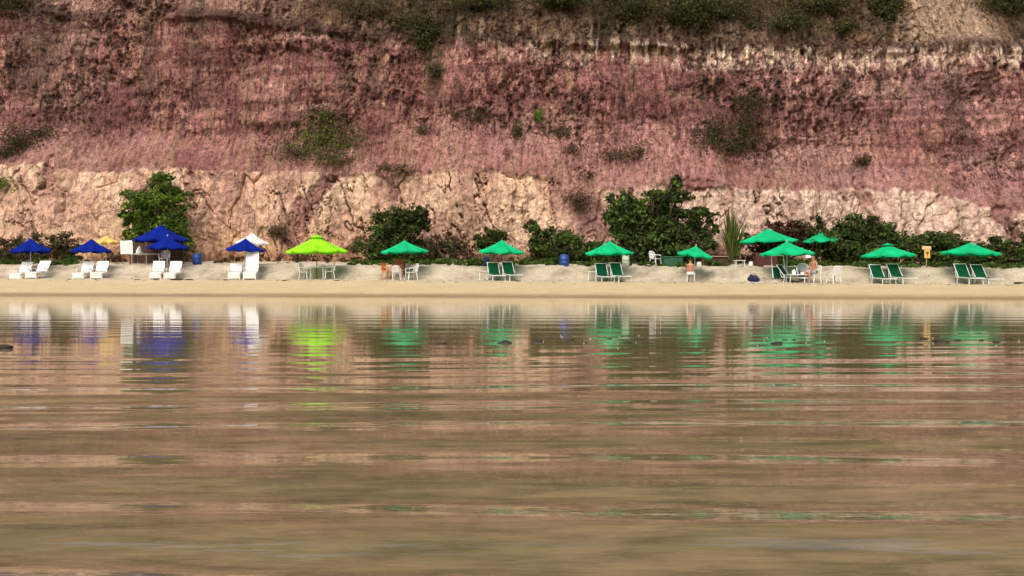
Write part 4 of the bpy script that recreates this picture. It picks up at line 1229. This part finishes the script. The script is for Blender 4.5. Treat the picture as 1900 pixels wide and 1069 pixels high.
person('person', 'shirtless man in grey shorts seated on a chair at the right of the group', tuple(pc2.location), R(-62), J, E, S, .098, 'pelvis')
stool = low_table('white_plastic', .42, .42, .40, name='stool')
put(stool, 1281, .35, 0, 'square white stool below the tilted green parasol', 'stool')
J, E, S = seated(.25, .0)
sc_ = .88
pp = person('person', 'person in pale shorts sitting on a white stool seen from behind', tuple(stool.location), R(165), J, E, S, .098, 'pelvis', cloth='towel_white')
pp.scale = (sc_,) * 3; pp.location.z -= .02

# ------------------------------------------------------------------ small things on the sand and in the water
debris = [(330, -.5, .34), (352, -.5, .22), (290, -.5, .16), (255, -.55, .15), (420, -.5, .18), (528, -.6, .17), (515, -.6, .08), (625, -.5, .16), (128, -.6, .12), (180, -.8, .10), (1890, 1.0, .22)]
wheres = ['longest, before the biggest blue parasol', 'just right of the longest one', 'in front of the loungers below the biggest parasol', 'left of the biggest blue parasol',
          'in front of the tall white lounger', 'darkest, left of the lime parasol', 'tiny, left of the lime parasol', 'right of the lime parasol table', 'between the two left pairs of white loungers', 'in front of the second pair of white loungers', 'at the right edge of the picture']
for i, ((xp, off, r), w) in enumerate(zip(debris, wheres)):
    X_, Y_ = atline(xp, off)
    lump('seaweed', 'dark strand of seaweed on the sand, ' + w, 'seaweed', (X_, Y_, float(sand(X_, Y_)) + .01), r, 'seaweed', 300 + i, .16, 'seaweed on the sand')
rocks = [(2, 647, 20, 'at the left edge of the water'), (938, 637, 15, 'left of the middle green reflection'), (997, 634, 10, 'first right of the middle of the water'), (1163, 637, 8, 'beside the green reflection right of the middle'),
         (1441, 638, 11, 'largest of three below the seated group'), (1458, 631, 5, 'middle of three below the seated group'), (1473, 631, 5, 'rightmost of three below the seated group'),
         (1742, 635, 15, 'largest at the right'), (1779, 632, 7, 'just right of the largest one at the right'), (1850, 635, 7, 'near the right edge'), (1873, 630, 6, 'last before the right edge'), (1085, 636, 5, 'tiny, between two middle stones'), (820, 638, 8, 'left of the middle of the water'), (1022, 629, 6, 'second right of the middle of the water'), (1060, 632, 7, 'third right of the middle of the water'), (1130, 629, 5, 'left of the green reflection right of the middle'), (1195, 631, 6, 'right of the green reflection right of the middle'), (1715, 629, 8, 'just left of the largest one at the right'), (1590, 633, 6, 'between the seated group and the sign'), (1820, 632, 6, 'left of the one near the right edge')]
for i, (xp, yp, hw, w) in enumerate(rocks):
    Yr = CAMZ * F / (yp - HOR)
    lump('stone', 'small dark stone breaking the water, ' + w, 'stone', ((xp - 950) / F * Yr, Yr, .0), hw / F * Yr, 'stone_dark', 400 + i, .34, 'stones breaking the water')
rgl_ = np.random.default_rng(19)
mb = MB()
for k in range(260):
    X_, Y_ = atline(rgl_.uniform(-30, 1930), rgl_.normal(-.5, .5) if k % 3 else rgl_.uniform(.5, 2.6))
    r_ = rgl_.uniform(.015, .06)
    mb.box((X_, Y_, float(sand(X_, Y_)) + .006), (r_ * rgl_.uniform(1, 3.5), r_, .018), rz=rgl_.uniform(0, 3.1))
o = mb.build('beach_litter', 'seaweed', None); tag(o, 'scattered dark bits of weed and twigs on the sand', 'litter', kind='stuff')
rgf = np.random.default_rng(9)
mb = MB()
for k in range(34):
    xp = rgf.choice([1000, 1030, 1090, 1150, 1180, 1440, 1520, 1740, 1790, 1860]) + rgf.normal() * 22; yp = 633 + rgf.normal() * 6
    Yr = CAMZ * F / (yp - HOR)
    mb.lathe([(.004, -.002), (.008 * rgf.uniform(.5, 1.3), .001), (.005, .006)], 6, ((xp - 950) / F * Yr, Yr, .003))
o = mb.build('foam', 'foam', None, smooth=True); tag(o, 'pale foam flecks floating round the stones', 'foam', kind='stuff')
